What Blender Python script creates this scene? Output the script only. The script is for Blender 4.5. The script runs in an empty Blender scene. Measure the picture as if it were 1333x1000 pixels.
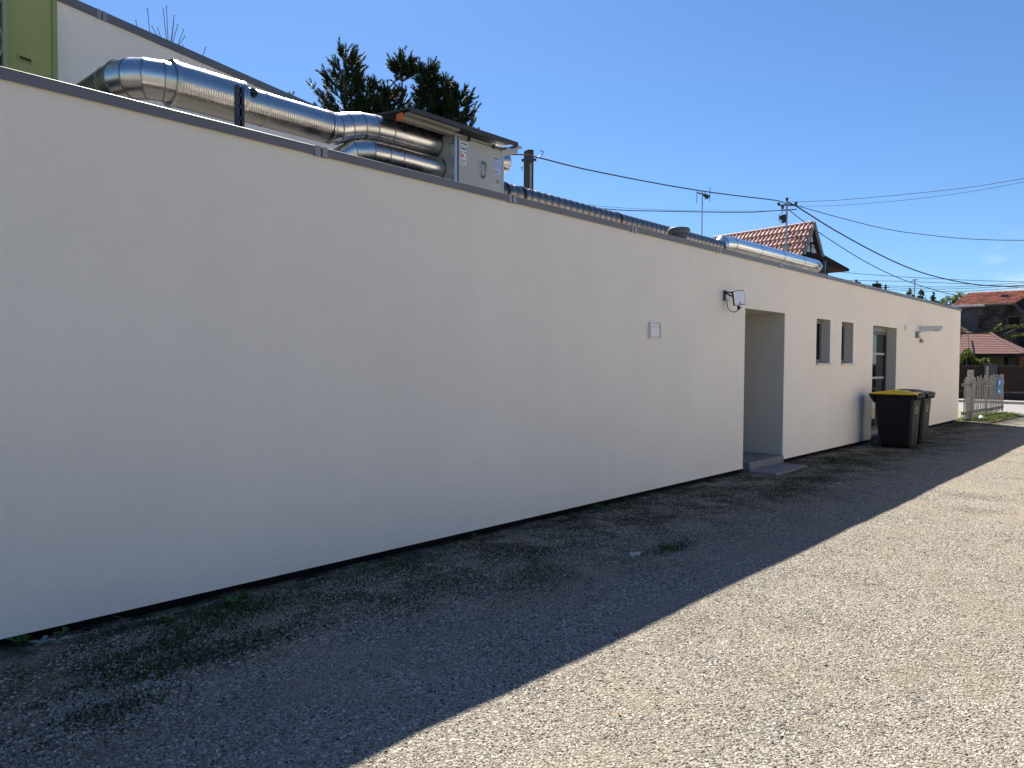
import bpy, bmesh, math, random
import numpy as np
from mathutils import Vector, Matrix
random.seed(7)
rng = np.random.default_rng(11)
S = bpy.context.scene
COL = S.collection
rad = math.radians

# ------------------------------------------------------------------ camera
CAM = Vector((0.0, -4.7235, 1.6))
yaw, pitch, roll = 0.740563588, -0.0307479116, 0.00696242535
f = Vector((math.cos(yaw)*math.cos(pitch), math.sin(yaw)*math.cos(pitch), math.sin(pitch)))
r = Vector((math.sin(yaw), -math.cos(yaw), 0)); u = r.cross(f)
r2 = r*math.cos(roll) + u*math.sin(roll); u2 = -r*math.sin(roll) + u*math.cos(roll)
cd = bpy.data.cameras.new('camera'); cam = bpy.data.objects.new('camera', cd); COL.objects.link(cam)
m = Matrix((r2, u2, -f)).transposed().to_4x4(); m.translation = CAM
cam.matrix_world = m
cd.sensor_width = 36.0; cd.lens = 36.0*962.37/1333; cd.clip_end = 3000; cd.clip_start = 0.05
S.camera = cam

# ------------------------------------------------------------------ light
SUN_EL = rad(48.7)
SH = Vector((0.514, 0.857, 0)).normalized()          # horizontal direction towards the sun
W = bpy.data.worlds.new('World'); S.world = W; W.use_nodes = True
nt = W.node_tree; nt.nodes.clear()
sky = nt.nodes.new('ShaderNodeTexSky'); sky.sky_type = 'NISHITA'; sky.sun_disc = False
sky.sun_elevation = SUN_EL; sky.sun_rotation = math.atan2(SH.x, SH.y)
sky.air_density = 1.0; sky.dust_density = 0.25; sky.ozone_density = 3.0; sky.altitude = 150
bg = nt.nodes.new('ShaderNodeBackground'); bg.inputs['Strength'].default_value = 0.050
wo = nt.nodes.new('ShaderNodeOutputWorld')
nt.links.new(bg.outputs[0], wo.inputs[0])
# one thin wisp of cirrus low over the road
tc = nt.nodes.new('ShaderNodeTexCoord')
wisp = nt.nodes.new('ShaderNodeTexNoise'); wisp.inputs['Scale'].default_value = 9; wisp.inputs['Detail'].default_value = 6
mp = nt.nodes.new('ShaderNodeMapping'); mp.inputs['Scale'].default_value = (1, 1, 3.2)
nt.links.new(tc.outputs['Generated'], mp.inputs[0]); nt.links.new(mp.outputs[0], wisp.inputs[0])
cd_ = Vector((0.985, 0.135, 0.108)).normalized()
dist = nt.nodes.new('ShaderNodeVectorMath'); dist.operation = 'DISTANCE'; dist.inputs[1].default_value = cd_
nt.links.new(tc.outputs['Generated'], dist.inputs[0])
mr = nt.nodes.new('ShaderNodeMapRange'); mr.inputs[1].default_value = 0.004; mr.inputs[2].default_value = 0.045
mr.inputs[3].default_value = 1.0; mr.inputs[4].default_value = 0
nt.links.new(dist.outputs['Value'], mr.inputs[0])
mr2 = nt.nodes.new('ShaderNodeMapRange'); mr2.inputs[1].default_value = 0.42; mr2.inputs[2].default_value = 0.72
nt.links.new(wisp.outputs[0], mr2.inputs[0])
mu = nt.nodes.new('ShaderNodeMath'); mu.operation = 'MULTIPLY'
nt.links.new(mr.outputs[0], mu.inputs[0]); nt.links.new(mr2.outputs[0], mu.inputs[1])
mx = nt.nodes.new('ShaderNodeMix'); mx.data_type = 'RGBA'; mx.inputs['B'].default_value = (9.0, 9.6, 10.2, 1)
nt.links.new(mu.outputs[0], mx.inputs['Factor']); tint = nt.nodes.new('ShaderNodeMix'); tint.data_type = 'RGBA'; tint.blend_type = 'MULTIPLY'; tint.inputs['Factor'].default_value = 1; tint.inputs['B'].default_value = (0.60, 0.82, 1.06, 1)
nt.links.new(sky.outputs[0], tint.inputs['A']); nt.links.new(tint.outputs['Result'], mx.inputs['A'])
nt.links.new(mx.outputs['Result'], bg.inputs['Color'])

sd = bpy.data.lights.new('sun', 'SUN'); sd.energy = 5.0; sd.angle = rad(0.53); sd.color = (1.0, 0.93, 0.80)
sun = bpy.data.objects.new('sun', sd); COL.objects.link(sun)
sv = Vector((SH.x*math.cos(SUN_EL), SH.y*math.cos(SUN_EL), math.sin(SUN_EL)))
sun.rotation_euler = sv.to_track_quat('Z', 'Y').to_euler(); sun.location = sv*60
S.view_settings.view_transform = 'Standard'; S.view_settings.look = 'None'
S.view_settings.exposure = 1.38; S.view_settings.gamma = 1; S.view_settings.use_curve_mapping = False
S.cycles.use_denoising = True
S.cycles.max_bounces = 8; S.cycles.diffuse_bounces = 5; S.cycles.sample_clamp_indirect = 6

# ------------------------------------------------------------------ materials
MATS = {}
def mat(name, col, rough=0.6, metal=0.0, var=0.0, vscale=4.0, bump=0.0, bscale=60.0, spec=0.5, col2=None, c2scale=None, c2lo=0.45, c2hi=0.6, detail=6):
    if name in MATS: return MATS[name]
    M = bpy.data.materials.new(name); M.use_nodes = True; t = M.node_tree; b = t.nodes['Principled BSDF']
    b.inputs['Roughness'].default_value = rough; b.inputs['Metallic'].default_value = metal
    b.inputs['Specular IOR Level'].default_value = spec
    base = (*col, 1) if len(col) == 3 else col
    b.inputs['Base Color'].default_value = base
    tcn = t.nodes.new('ShaderNodeTexCoord')
    out = None
    if var > 0 or col2 is not None:
        n = t.nodes.new('ShaderNodeTexNoise'); n.inputs['Scale'].default_value = vscale; n.inputs['Detail'].default_value = detail
        n.inputs['Roughness'].default_value = 0.65
        t.links.new(tcn.outputs['Object'], n.inputs[0])
        rp = t.nodes.new('ShaderNodeMapRange'); rp.inputs[1].default_value = 0.3; rp.inputs[2].default_value = 0.7
        rp.inputs[3].default_value = 1-var; rp.inputs[4].default_value = 1+var
        t.links.new(n.outputs[0], rp.inputs[0])
        hs = t.nodes.new('ShaderNodeHueSaturation'); hs.inputs['Color'].default_value = base
        t.links.new(rp.outputs[0], hs.inputs['Value']); out = hs
        if col2 is not None:
            n2 = t.nodes.new('ShaderNodeTexNoise'); n2.inputs['Scale'].default_value = c2scale or vscale*0.6; n2.inputs['Detail'].default_value = 5
            t.links.new(tcn.outputs['Object'], n2.inputs[0])
            r3 = t.nodes.new('ShaderNodeMapRange'); r3.inputs[1].default_value = c2lo; r3.inputs[2].default_value = c2hi
            t.links.new(n2.outputs[0], r3.inputs[0])
            m2 = t.nodes.new('ShaderNodeMix'); m2.data_type = 'RGBA'; m2.inputs['B'].default_value = (*col2, 1)
            t.links.new(base_in(hs), m2.inputs['A']) if False else m2.inputs['A'].__setattr__('default_value', base)
            t.links.new(r3.outputs[0], m2.inputs['Factor']); t.links.new(m2.outputs['Result'], hs.inputs['Color'])
        t.links.new(out.outputs[0], b.inputs['Base Color'])
    if bump > 0:
        n = t.nodes.new('ShaderNodeTexNoise'); n.inputs['Scale'].default_value = bscale; n.inputs['Detail'].default_value = 4
        t.links.new(tcn.outputs['Object'], n.inputs[0])
        bp = t.nodes.new('ShaderNodeBump'); bp.inputs['Strength'].default_value = bump; bp.inputs['Distance'].default_value = 0.01
        t.links.new(n.outputs[0], bp.inputs['Height']); t.links.new(bp.outputs[0], b.inputs['Normal'])
    MATS[name] = M
    return M

stucco = mat('stucco', (0.89, 0.815, 0.73), 0.92, var=0.035, vscale=0.7, bump=0.8, bscale=170, spec=0.15)
stucco_up = mat('stucco_upper', (0.89, 0.815, 0.73), 0.92, var=0.03, vscale=0.9, bump=0.4, bscale=150, spec=0.15)
reveal_m = mat('reveal_shaded', (0.60, 0.55, 0.48), 0.9, var=0.04, vscale=2, bump=0.3, bscale=170, spec=0.15)  # wall stucco darkened, putting the shade of the recesses into the colour
green = mat('green_render', (0.36, 0.38, 0.15), 0.85, var=0.06, vscale=1.8, bump=0.3, bscale=160, spec=0.2)
coping_m = mat('coping_metal', (0.135, 0.135, 0.15), 0.42, 0.0, var=0.06, vscale=3, spec=0.5)
joint_m = mat('joint_metal', (0.28, 0.28, 0.30), 0.35, 0.3, var=0.05)
black_m = mat('bitumen', (0.008, 0.008, 0.009), 0.9, spec=0.1)
roofing = mat('roofing', (0.055, 0.052, 0.05), 0.9, var=0.15)
dark_in = mat('dark_interior', (0.012, 0.012, 0.013), 0.9)
frame_m = mat('grey_frame', (0.20, 0.21, 0.22), 0.4, spec=0.5)
wglass = mat('window_glass', (0.004,0.004,0.005), 0.12, spec=0.15)
glass_m = mat('dark_glass', (0.012, 0.014, 0.016), 0.02, spec=0.9)
strip_m = mat('frosted_strip', (0.33, 0.35, 0.36), 0.5)
sill_m = mat('sill_stone', (0.62, 0.58, 0.54), 0.5)
concrete = mat('concrete', (0.17, 0.175, 0.19), 0.85, var=0.22, vscale=9, bump=0.3, bscale=90)
white_pl = mat('white_plastic', (0.7, 0.7, 0.69), 0.45)
white_mt = mat('white_paint', (0.62, 0.64, 0.66), 0.4)
black_pl = mat('black_plastic', (0.012, 0.012, 0.013), 0.45)
dark_mt = mat('dark_steel', (0.055, 0.062, 0.075), 0.4, 0.4)
bin_m = mat('bin_plastic', (0.007, 0.007, 0.008), 0.55, var=0.15, vscale=12, bump=0.1, bscale=50, spec=0.22)
yellow_m = mat('yellow_lid', (0.80, 0.52, 0.03), 0.45, var=0.06, vscale=6)
binlid2 = mat('black_lid', (0.05, 0.052, 0.06), 0.38)
unit_m = mat('unit_sheet', (0.47, 0.46, 0.42), 0.45, 0.25, var=0.06, vscale=5)
profile_m = mat('unit_profile', (0.5, 0.53, 0.58), 0.3, 0.7)
canopy_m = mat('canopy_sheet', (0.05, 0.052, 0.056), 0.5, 0.3, var=0.1)
fascia_m = mat('canopy_underside', (0.34, 0.32, 0.28), 0.5, 0.4)
orange_m = mat('orange_plastic', (0.75, 0.15, 0.02), 0.5)
wood_pole = mat('pole_concrete', (0.05, 0.048, 0.046), 0.9, var=0.2, vscale=3)
wire_m = mat('wire_black', (0.018, 0.018, 0.02), 0.6)
wire_g = mat('wire_grey', (0.06, 0.075, 0.10), 0.6)
galv = mat('galvanised', (0.35, 0.36, 0.38), 0.45, 0.8)
tile_m = mat('clay_tile', (0.46, 0.24, 0.20), 0.75, var=0.25, vscale=7)
tile_o = mat('orange_tile', (0.52, 0.29, 0.21), 0.8, var=0.35, vscale=3.5)
tile_b = mat('old_tile', (0.20, 0.13, 0.09), 0.85, var=0.45, vscale=4)
tile_d = mat('dark_tile', (0.04, 0.018, 0.016), 0.8, var=0.2)
barge_m = mat('weathered_board', (0.22, 0.21, 0.19), 0.7, var=0.1)
plaster = mat('pale_plaster', (0.5, 0.56, 0.62), 0.85)
timber = mat('dark_timber', (0.018, 0.012, 0.009), 0.85, var=0.2)
picket_m = mat('weathered_wood', (0.22, 0.215, 0.21), 0.85, var=0.35, vscale=9, bump=0.3, bscale=60)
fence_m = mat('brown_fence', (0.035, 0.016, 0.012), 0.7, var=0.25, vscale=6)
basewall = mat('dark_stone', (0.018, 0.018, 0.02), 0.9, var=0.5, vscale=8, col2=(0.22, 0.22, 0.22), c2scale=14, c2lo=0.64, c2hi=0.7)
blue_m = mat('blue_sign', (0.03, 0.22, 0.55), 0.4)
marks_m = mat('white_mark', (0.75, 0.77, 0.8), 0.5)
mark_dk = mat('dark_mark', (0.03, 0.04, 0.08), 0.5)
mark_bl = mat('label_blue', (0.05, 0.16, 0.5), 0.5)
mark_lb = mat('label_pale_blue', (0.45, 0.55, 0.75), 0.5)
mark_gr = mat('label_green', (0.05, 0.4, 0.08), 0.5)
mark_ye = mat('label_yellow', (0.75, 0.6, 0.03), 0.5)
mark_rd = mat('label_red', (0.6, 0.05, 0.03), 0.5)
asphalt = mat('asphalt', (0.20, 0.195, 0.19), 0.9, var=0.12, vscale=2.5, bump=0.3, bscale=80)
kerb_m = mat('kerb_stone', (0.33, 0.32, 0.3), 0.85, var=0.1)
shingle = mat('red_shingle', (0.115, 0.05, 0.048), 0.9, var=0.22, vscale=5)
bark = mat('bark', (0.055, 0.042, 0.033), 0.95, var=0.3, vscale=10, bump=0.5, bscale=30)
twig_m = mat('grey_twig', (0.13, 0.11, 0.11), 0.9)
brownp = mat('brown_panel', (0.20, 0.055, 0.02), 0.7)
olivep = mat('olive_panel', (0.22, 0.24, 0.14), 0.7)

def streaks(M, amt):
    t = M.node_tree; b = t.nodes['Principled BSDF']; L = t.links.new
    src = b.inputs['Base Color'].links[0].from_socket
    c = t.nodes.new('ShaderNodeTexCoord'); mp_ = t.nodes.new('ShaderNodeMapping'); mp_.inputs['Scale'].default_value = (1.7, 1.7, 0.35)
    n = t.nodes.new('ShaderNodeTexNoise'); n.inputs['Scale'].default_value = 1.0; n.inputs['Detail'].default_value = 7; n.inputs['Roughness'].default_value = 0.6
    L(c.outputs['Object'], mp_.inputs[0]); L(mp_.outputs[0], n.inputs[0])
    n2 = t.nodes.new('ShaderNodeTexNoise'); n2.inputs['Scale'].default_value = 1.6; n2.inputs['Detail'].default_value = 10; n2.inputs['Roughness'].default_value = 0.75; L(c.outputs['Object'], n2.inputs[0])
    ad = t.nodes.new('ShaderNodeMath'); ad.operation = 'ADD'; L(n.outputs[0], ad.inputs[0]); L(n2.outputs[0], ad.inputs[1])
    r_ = t.nodes.new('ShaderNodeMapRange'); r_.inputs[1].default_value = 0.7; r_.inputs[2].default_value = 1.3; r_.inputs[3].default_value = 1-amt; r_.inputs[4].default_value = 1+amt; L(ad.outputs[0], r_.inputs[0])
    h = t.nodes.new('ShaderNodeHueSaturation'); L(src, h.inputs['Color']); L(r_.outputs[0], h.inputs['Value']); L(h.outputs[0], b.inputs['Base Color'])
    # coarse trowelled relief
    n3 = t.nodes.new('ShaderNodeTexNoise'); n3.inputs['Scale'].default_value = 45; n3.inputs['Detail'].default_value = 6; L(c.outputs['Object'], n3.inputs[0])
    b2 = t.nodes.new('ShaderNodeBump'); b2.inputs['Strength'].default_value = 0.35; b2.inputs['Distance'].default_value = 0.012; L(n3.outputs[0], b2.inputs['Height'])
    L(b.inputs['Normal'].links[0].from_socket, b2.inputs['Normal']); L(b2.outputs[0], b.inputs['Normal'])
streaks(stucco, 0.022); streaks(stucco_up, 0.025)
def leafmat(name, c, v=0.35, tr=0.25, rough=0.6):
    M = bpy.data.materials.new(name); M.use_nodes = True; t = M.node_tree; b = t.nodes['Principled BSDF']
    b.inputs['Roughness'].default_value = rough; b.inputs['Specular IOR Level'].default_value = 0.12
    g = t.nodes.new('ShaderNodeNewGeometry'); rp = t.nodes.new('ShaderNodeMapRange')
    rp.inputs[3].default_value = 1-v; rp.inputs[4].default_value = 1+v
    t.links.new(g.outputs['Random Per Island'], rp.inputs[0])
    hs = t.nodes.new('ShaderNodeHueSaturation'); hs.inputs['Color'].default_value = (*c, 1)
    t.links.new(rp.outputs[0], hs.inputs['Value']); t.links.new(hs.outputs[0], b.inputs['Base Color'])
    tl = t.nodes.new('ShaderNodeBsdfTranslucent'); t.links.new(hs.outputs[0], tl.inputs[0])
    ms = t.nodes.new('ShaderNodeMixShader'); ms.inputs[0].default_value = tr
    o = t.nodes['Material Output']; t.links.new(b.outputs[0], ms.inputs[1]); t.links.new(tl.outputs[0], ms.inputs[2]); t.links.new(ms.outputs[0], o.inputs[0])
    return M
needle_m = leafmat('pine_needles', (0.028, 0.045, 0.022), 0.5, 0.1)
conif_m = leafmat('conifer_green', (0.04, 0.07, 0.035), 0.4, 0.15)
hedge_m = leafmat('hedge_leaves', (0.09, 0.12, 0.03), 0.5, 0.3)
bush_m = leafmat('bush_leaves', (0.10, 0.13, 0.04), 0.5, 0.3)
weed_m = leafmat('weed_leaves', (0.09, 0.16, 0.05), 0.4, 0.25)
silver_m = leafmat('silver_leaves', (0.28, 0.36, 0.32), 0.2, 0.15, 0.9)
moss_m = leafmat('ground_cover_leaves', (0.045, 0.062, 0.022), 0.6, 0.15)
grass_m = leafmat('grass_blades', (0.13, 0.17, 0.045), 0.5, 0.3)
straw_m = leafmat('dry_grass', (0.30, 0.27, 0.13), 0.4, 0.2)

def steel(name, col, rough, ribs=0.0, rscale=60.0, dirt=0.25):
    M = bpy.data.materials.new(name); M.use_nodes = True; t = M.node_tree; b = t.nodes['Principled BSDF']
    b.inputs['Metallic'].default_value = 1; b.inputs['Base Color'].default_value = (*col, 1)
    c = t.nodes.new('ShaderNodeTexCoord')
    n = t.nodes.new('ShaderNodeTexNoise'); n.inputs['Scale'].default_value = 9; n.inputs['Detail'].default_value = 5
    t.links.new(c.outputs['Object'], n.inputs[0])
    rp = t.nodes.new('ShaderNodeMapRange'); rp.inputs[3].default_value = rough*(1-dirt); rp.inputs[4].default_value = rough*(1+dirt)*1.3
    t.links.new(n.outputs[0], rp.inputs[0]); t.links.new(rp.outputs[0], b.inputs['Roughness'])
    n2 = t.nodes.new('ShaderNodeTexNoise'); n2.inputs['Scale'].default_value = 14
    t.links.new(c.outputs['Object'], n2.inputs[0])
    bp = t.nodes.new('ShaderNodeBump'); bp.inputs['Strength'].default_value = 0.12; bp.inputs['Distance'].default_value = 0.006
    t.links.new(n2.outputs[0], bp.inputs['Height']); last = bp
    if ribs > 0:
        w = t.nodes.new('ShaderNodeTexWave'); w.bands_direction = 'X'; w.inputs['Scale'].default_value = rscale
        w.inputs['Distortion'].default_value = 0.6; w.inputs['Detail'].default_value = 1
        t.links.new(c.outputs['Object'], w.inputs[0])
        b2 = t.nodes.new('ShaderNodeBump'); b2.inputs['Strength'].default_value = ribs; b2.inputs['Distance'].default_value = 0.003
        t.links.new(w.outputs[0], b2.inputs['Height']); t.links.new(bp.outputs[0], b2.inputs['Normal']); last = b2
    t.links.new(last.outputs[0], b.inputs['Normal'])
    return M
duct_m = steel('duct_steel', (0.55, 0.53, 0.51), 0.24, 0.55, 16)
elbow_m = steel('elbow_steel', (0.62, 0.61, 0.60), 0.24)
small_m = steel('small_duct_steel', (0.70, 0.71, 0.73), 0.15, 0.12, 10)
foil_m = steel('dull_foil', (0.25, 0.225, 0.20), 0.30, 0.2, 14)
shine_m = steel('bright_steel', (0.85, 0.84, 0.83), 0.20, 0.0)

# ------------------------------------------------------------------ mesh helpers
class MB:
    def __init__(s): s.v = []; s.f = []; s.smooth = []
    def add(s, vs, fs, smooth=False):
        o = len(s.v); s.v += [tuple(p) for p in vs]; s.f += [tuple(i+o for i in q) for q in fs]; s.smooth += [smooth]*len(fs); return s
    def box(s, x0, x1, y0, y1, z0, z1):
        vs = [(x, y, z) for x in (x0, x1) for y in (y0, y1) for z in (z0, z1)]
        return s.add(vs, [(0,1,3,2),(4,6,7,5),(0,4,5,1),(2,3,7,6),(0,2,6,4),(1,5,7,3)])
    def quad(s, a, b, c, d): return s.add([a,b,c,d], [(0,1,2,3)])
    def prism(s, pts, ext):                                  # closed polygon pts pushed along ext
        n = len(pts); e = Vector(ext); a = [Vector(p) for p in pts]; b = [p+e for p in a]
        return s.add(a+b, [tuple(range(n))[::-1], tuple(range(n, 2*n))] + [(i, (i+1)%n, (i+1)%n+n, i+n) for i in range(n)])
    def beam(s, p, q, w, h=None, up=(0,0,1)):
        p = Vector(p); q = Vector(q); h = h or w; d = (q-p).normalized(); U = Vector(up)
        if abs(d.dot(U)) > 0.95: U = Vector((1,0,0))
        a = d.cross(U).normalized()*w/2; b = a.cross(d).normalized()*h/2
        return s.prism([p-a-b, p+a-b, p+a+b, p-a+b], q-p)
    def tube(s, path, rr, n=12, caps=True, smooth=True):
        path = [Vector(p) for p in path]; k = len(path)
        if not hasattr(rr, '__len__'): rr = [rr]*k
        rings = []; prev = None
        for i, p in enumerate(path):
            d = (path[min(i+1, k-1)]-path[max(i-1, 0)]).normalized()
            if prev is None:
                U = Vector((0,0,1)) if abs(d.z) < 0.9 else Vector((1,0,0)); a = d.cross(U).normalized()
            else: a = (prev - d*prev.dot(d)).normalized()
            prev = a; b = d.cross(a)
            rings.append([p+(a*math.cos(t)+b*math.sin(t))*rr[i] for t in [2*math.pi*j/n for j in range(n)]])
        vs = [q for R_ in rings for q in R_]; fs = [(i*n+j, i*n+(j+1)%n, (i+1)*n+(j+1)%n, (i+1)*n+j) for i in range(k-1) for j in range(n)]
        s.add(vs, fs, smooth)
        if caps: s.add(rings[0], [tuple(range(n))[::-1]]); s.add(rings[-1], [tuple(range(n))])
        return s
    def mesh(s, name, mt, origin=(0,0,0), bevel=0.0):
        me = bpy.data.meshes.new(name); o = Vector(origin)
        me.from_pydata([tuple(Vector(p)-o) for p in s.v], [], s.f)
        bm = bmesh.new(); bm.from_mesh(me)
        for fc, sm in zip(bm.faces, s.smooth): fc.smooth = sm
        if bevel > 0:
            bmesh.ops.remove_doubles(bm, verts=bm.verts, dist=1e-5)
            es = [e for e in bm.edges if len(e.link_faces) == 2 and e.calc_face_angle(0) > 0.5]
            bmesh.ops.bevel(bm, geom=es, offset=bevel, segments=2, affect='EDGES', profile=0.5)
        bmesh.ops.recalc_face_normals(bm, faces=bm.faces)
        bm.to_mesh(me); bm.free()
        me.materials.append(mt); return me

def part(name, mb, mt, parent=None, bevel=0.0, kind=None, origin=None):
    o0 = Vector(parent['_o']) if parent is not None and '_o' in parent else Vector(origin or (0,0,0))
    ob = bpy.data.objects.new(name, mb.mesh(name, mt, o0, bevel)); COL.objects.link(ob)
    if parent is not None: ob.parent = parent
    else: ob.location = o0
    ob['_o'] = tuple(o0)
    if kind: ob['kind'] = kind
    return ob
def tag(o, label, cat, group=None):
    o['label'] = label; o['category'] = cat
    if group: o['group'] = group
    return o
def thing(name, loc, label, cat, group=None):
    o = bpy.data.objects.new(name, None); COL.objects.link(o); o.location = loc; o.empty_display_size = 0.2
    o['_o'] = tuple(loc); return tag(o, label, cat, group)
def copy_tree(o, parent=None):
    c = o.copy(); COL.objects.link(c); c.parent = parent
    for ch in list(o.children): copy_tree(ch, c)
    return c
def inst(name, me, parent, loc, rot=(0,0,0), scale=(1,1,1)):       # a piece sharing mesh data; loc in the parent's frame
    ob = bpy.data.objects.new(name, me); COL.objects.link(ob); ob.parent = parent
    ob.location = loc; ob.rotation_euler = rot; ob.scale = scale; return ob

# ------------------------------------------------------------------ ground
def ground_material():
    M = bpy.data.materials.new('gravel_ground'); M.use_nodes = True; t = M.node_tree; b = t.nodes['Principled BSDF']
    b.inputs['Roughness'].default_value = 0.95; b.inputs['Specular IOR Level'].default_value = 0.15
    L = t.links.new; N = t.nodes.new
    c = N('ShaderNodeTexCoord')
    v = N('ShaderNodeTexVoronoi'); v.inputs['Scale'].default_value = 75; v.inputs['Randomness'].default_value = 1; L(c.outputs['Object'], v.inputs[0])
    sx = N('ShaderNodeSeparateColor'); L(v.outputs['Color'], sx.inputs[0])
    cr = N('ShaderNodeValToRGB'); e = cr.color_ramp.elements
    e[0].position = 0; e[0].color = (0.04, 0.038, 0.036, 1); e[1].position = 1; e[1].color = (0.38, 0.35, 0.31, 1)
    for pos, cc in ((0.25, (0.14, 0.13, 0.12, 1)), (0.55, (0.235, 0.215, 0.185, 1)), (0.85, (0.32, 0.295, 0.25, 1))):
        q = cr.color_ramp.elements.new(pos); q.color = cc
    L(sx.outputs[0], cr.inputs[0])
    # sandy fines between the stones
    n = N('ShaderNodeTexNoise'); n.inputs['Scale'].default_value = 1.3; n.inputs['Detail'].default_value = 8; n.inputs['Roughness'].default_value = 0.7; L(c.outputs['Object'], n.inputs[0])
    rp = N('ShaderNodeMapRange'); rp.inputs[1].default_value = 0.42; rp.inputs[2].default_value = 0.68; rp.inputs[4].default_value = 0.75; L(n.outputs[0], rp.inputs[0])
    m1 = N('ShaderNodeMix'); m1.data_type = 'RGBA'; m1.inputs['B'].default_value = (0.26, 0.222, 0.17, 1); L(cr.outputs[0], m1.inputs['A']); L(rp.outputs[0], m1.inputs['Factor'])
    # darker soil with moss along the wall foot, spread wider to darken the shaded strip
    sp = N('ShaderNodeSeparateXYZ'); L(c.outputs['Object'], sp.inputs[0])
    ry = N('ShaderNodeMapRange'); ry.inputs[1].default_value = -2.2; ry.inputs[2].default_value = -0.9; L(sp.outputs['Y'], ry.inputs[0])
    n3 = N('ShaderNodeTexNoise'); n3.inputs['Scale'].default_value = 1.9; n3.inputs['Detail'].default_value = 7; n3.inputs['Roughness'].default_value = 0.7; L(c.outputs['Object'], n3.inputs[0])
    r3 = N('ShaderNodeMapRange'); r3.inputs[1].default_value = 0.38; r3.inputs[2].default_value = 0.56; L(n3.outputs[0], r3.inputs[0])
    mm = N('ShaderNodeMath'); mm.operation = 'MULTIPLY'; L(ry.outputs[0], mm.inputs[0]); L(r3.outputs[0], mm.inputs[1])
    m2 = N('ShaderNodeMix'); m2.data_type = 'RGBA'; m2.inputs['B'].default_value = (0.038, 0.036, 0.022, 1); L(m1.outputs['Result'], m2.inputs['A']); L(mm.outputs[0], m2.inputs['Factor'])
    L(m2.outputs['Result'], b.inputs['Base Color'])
    v2 = N('ShaderNodeTexVoronoi'); v2.inputs['Scale'].default_value = 75; v2.feature = 'F1'; L(c.outputs['Object'], v2.inputs[0])
    n4 = N('ShaderNodeTexNoise'); n4.inputs['Scale'].default_value = 30; n4.inputs['Detail'].default_value = 6; L(c.outputs['Object'], n4.inputs[0])
    ad = N('ShaderNodeMath'); ad.operation = 'SUBTRACT'; L(n4.outputs[0], ad.inputs[0]); L(v2.outputs['Distance'], ad.inputs[1])
    bp = N('ShaderNodeBump'); bp.inputs['Strength'].default_value = 1.0; bp.inputs['Distance'].default_value = 0.012; L(ad.outputs[0], bp.inputs['Height'])
    L(bp.outputs[0], b.inputs['Normal'])
    return M
g = MB(); g.quad((-900,-900,0), (900,-900,0), (900,900,0), (-900,900,0))
earth = mat('field_earth', (0.17, 0.17, 0.10), 0.95, var=0.2, vscale=0.3)
o = part('ground', g, earth, kind='structure')
# gently uneven gravel yard over it
nx, ny = 420, 150
X = np.linspace(-10, 28.4, nx); Y = np.linspace(-16, 0.28, ny)
from mathutils import noise as mno
def yard_z(xx, yy):
    a = mno.noise(Vector((xx*0.5, yy*0.5, 0)))*0.012 + mno.noise(Vector((xx*1.7, yy*1.7, 3)))*0.006
    return 0.022 + a*min(1, max(0.2, (-yy)/1.0)) - (0.016 + 0.022*mno.noise(Vector((xx*2.3, 0, 5))))*max(0, min(1, (yy+0.20)/0.17))
vs = []
for yy in Y:
    for xx in X:
        vs.append((xx, yy, yard_z(xx, yy)))
fs = [(j*nx+i, j*nx+i+1, (j+1)*nx+i+1, (j+1)*nx+i) for j in range(ny-1) for i in range(nx-1)]
gy = MB(); gy.add(vs, fs, True)
yard = part('gravel_yard', gy, ground_material(), kind='structure')
ZG = 0.022

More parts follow.
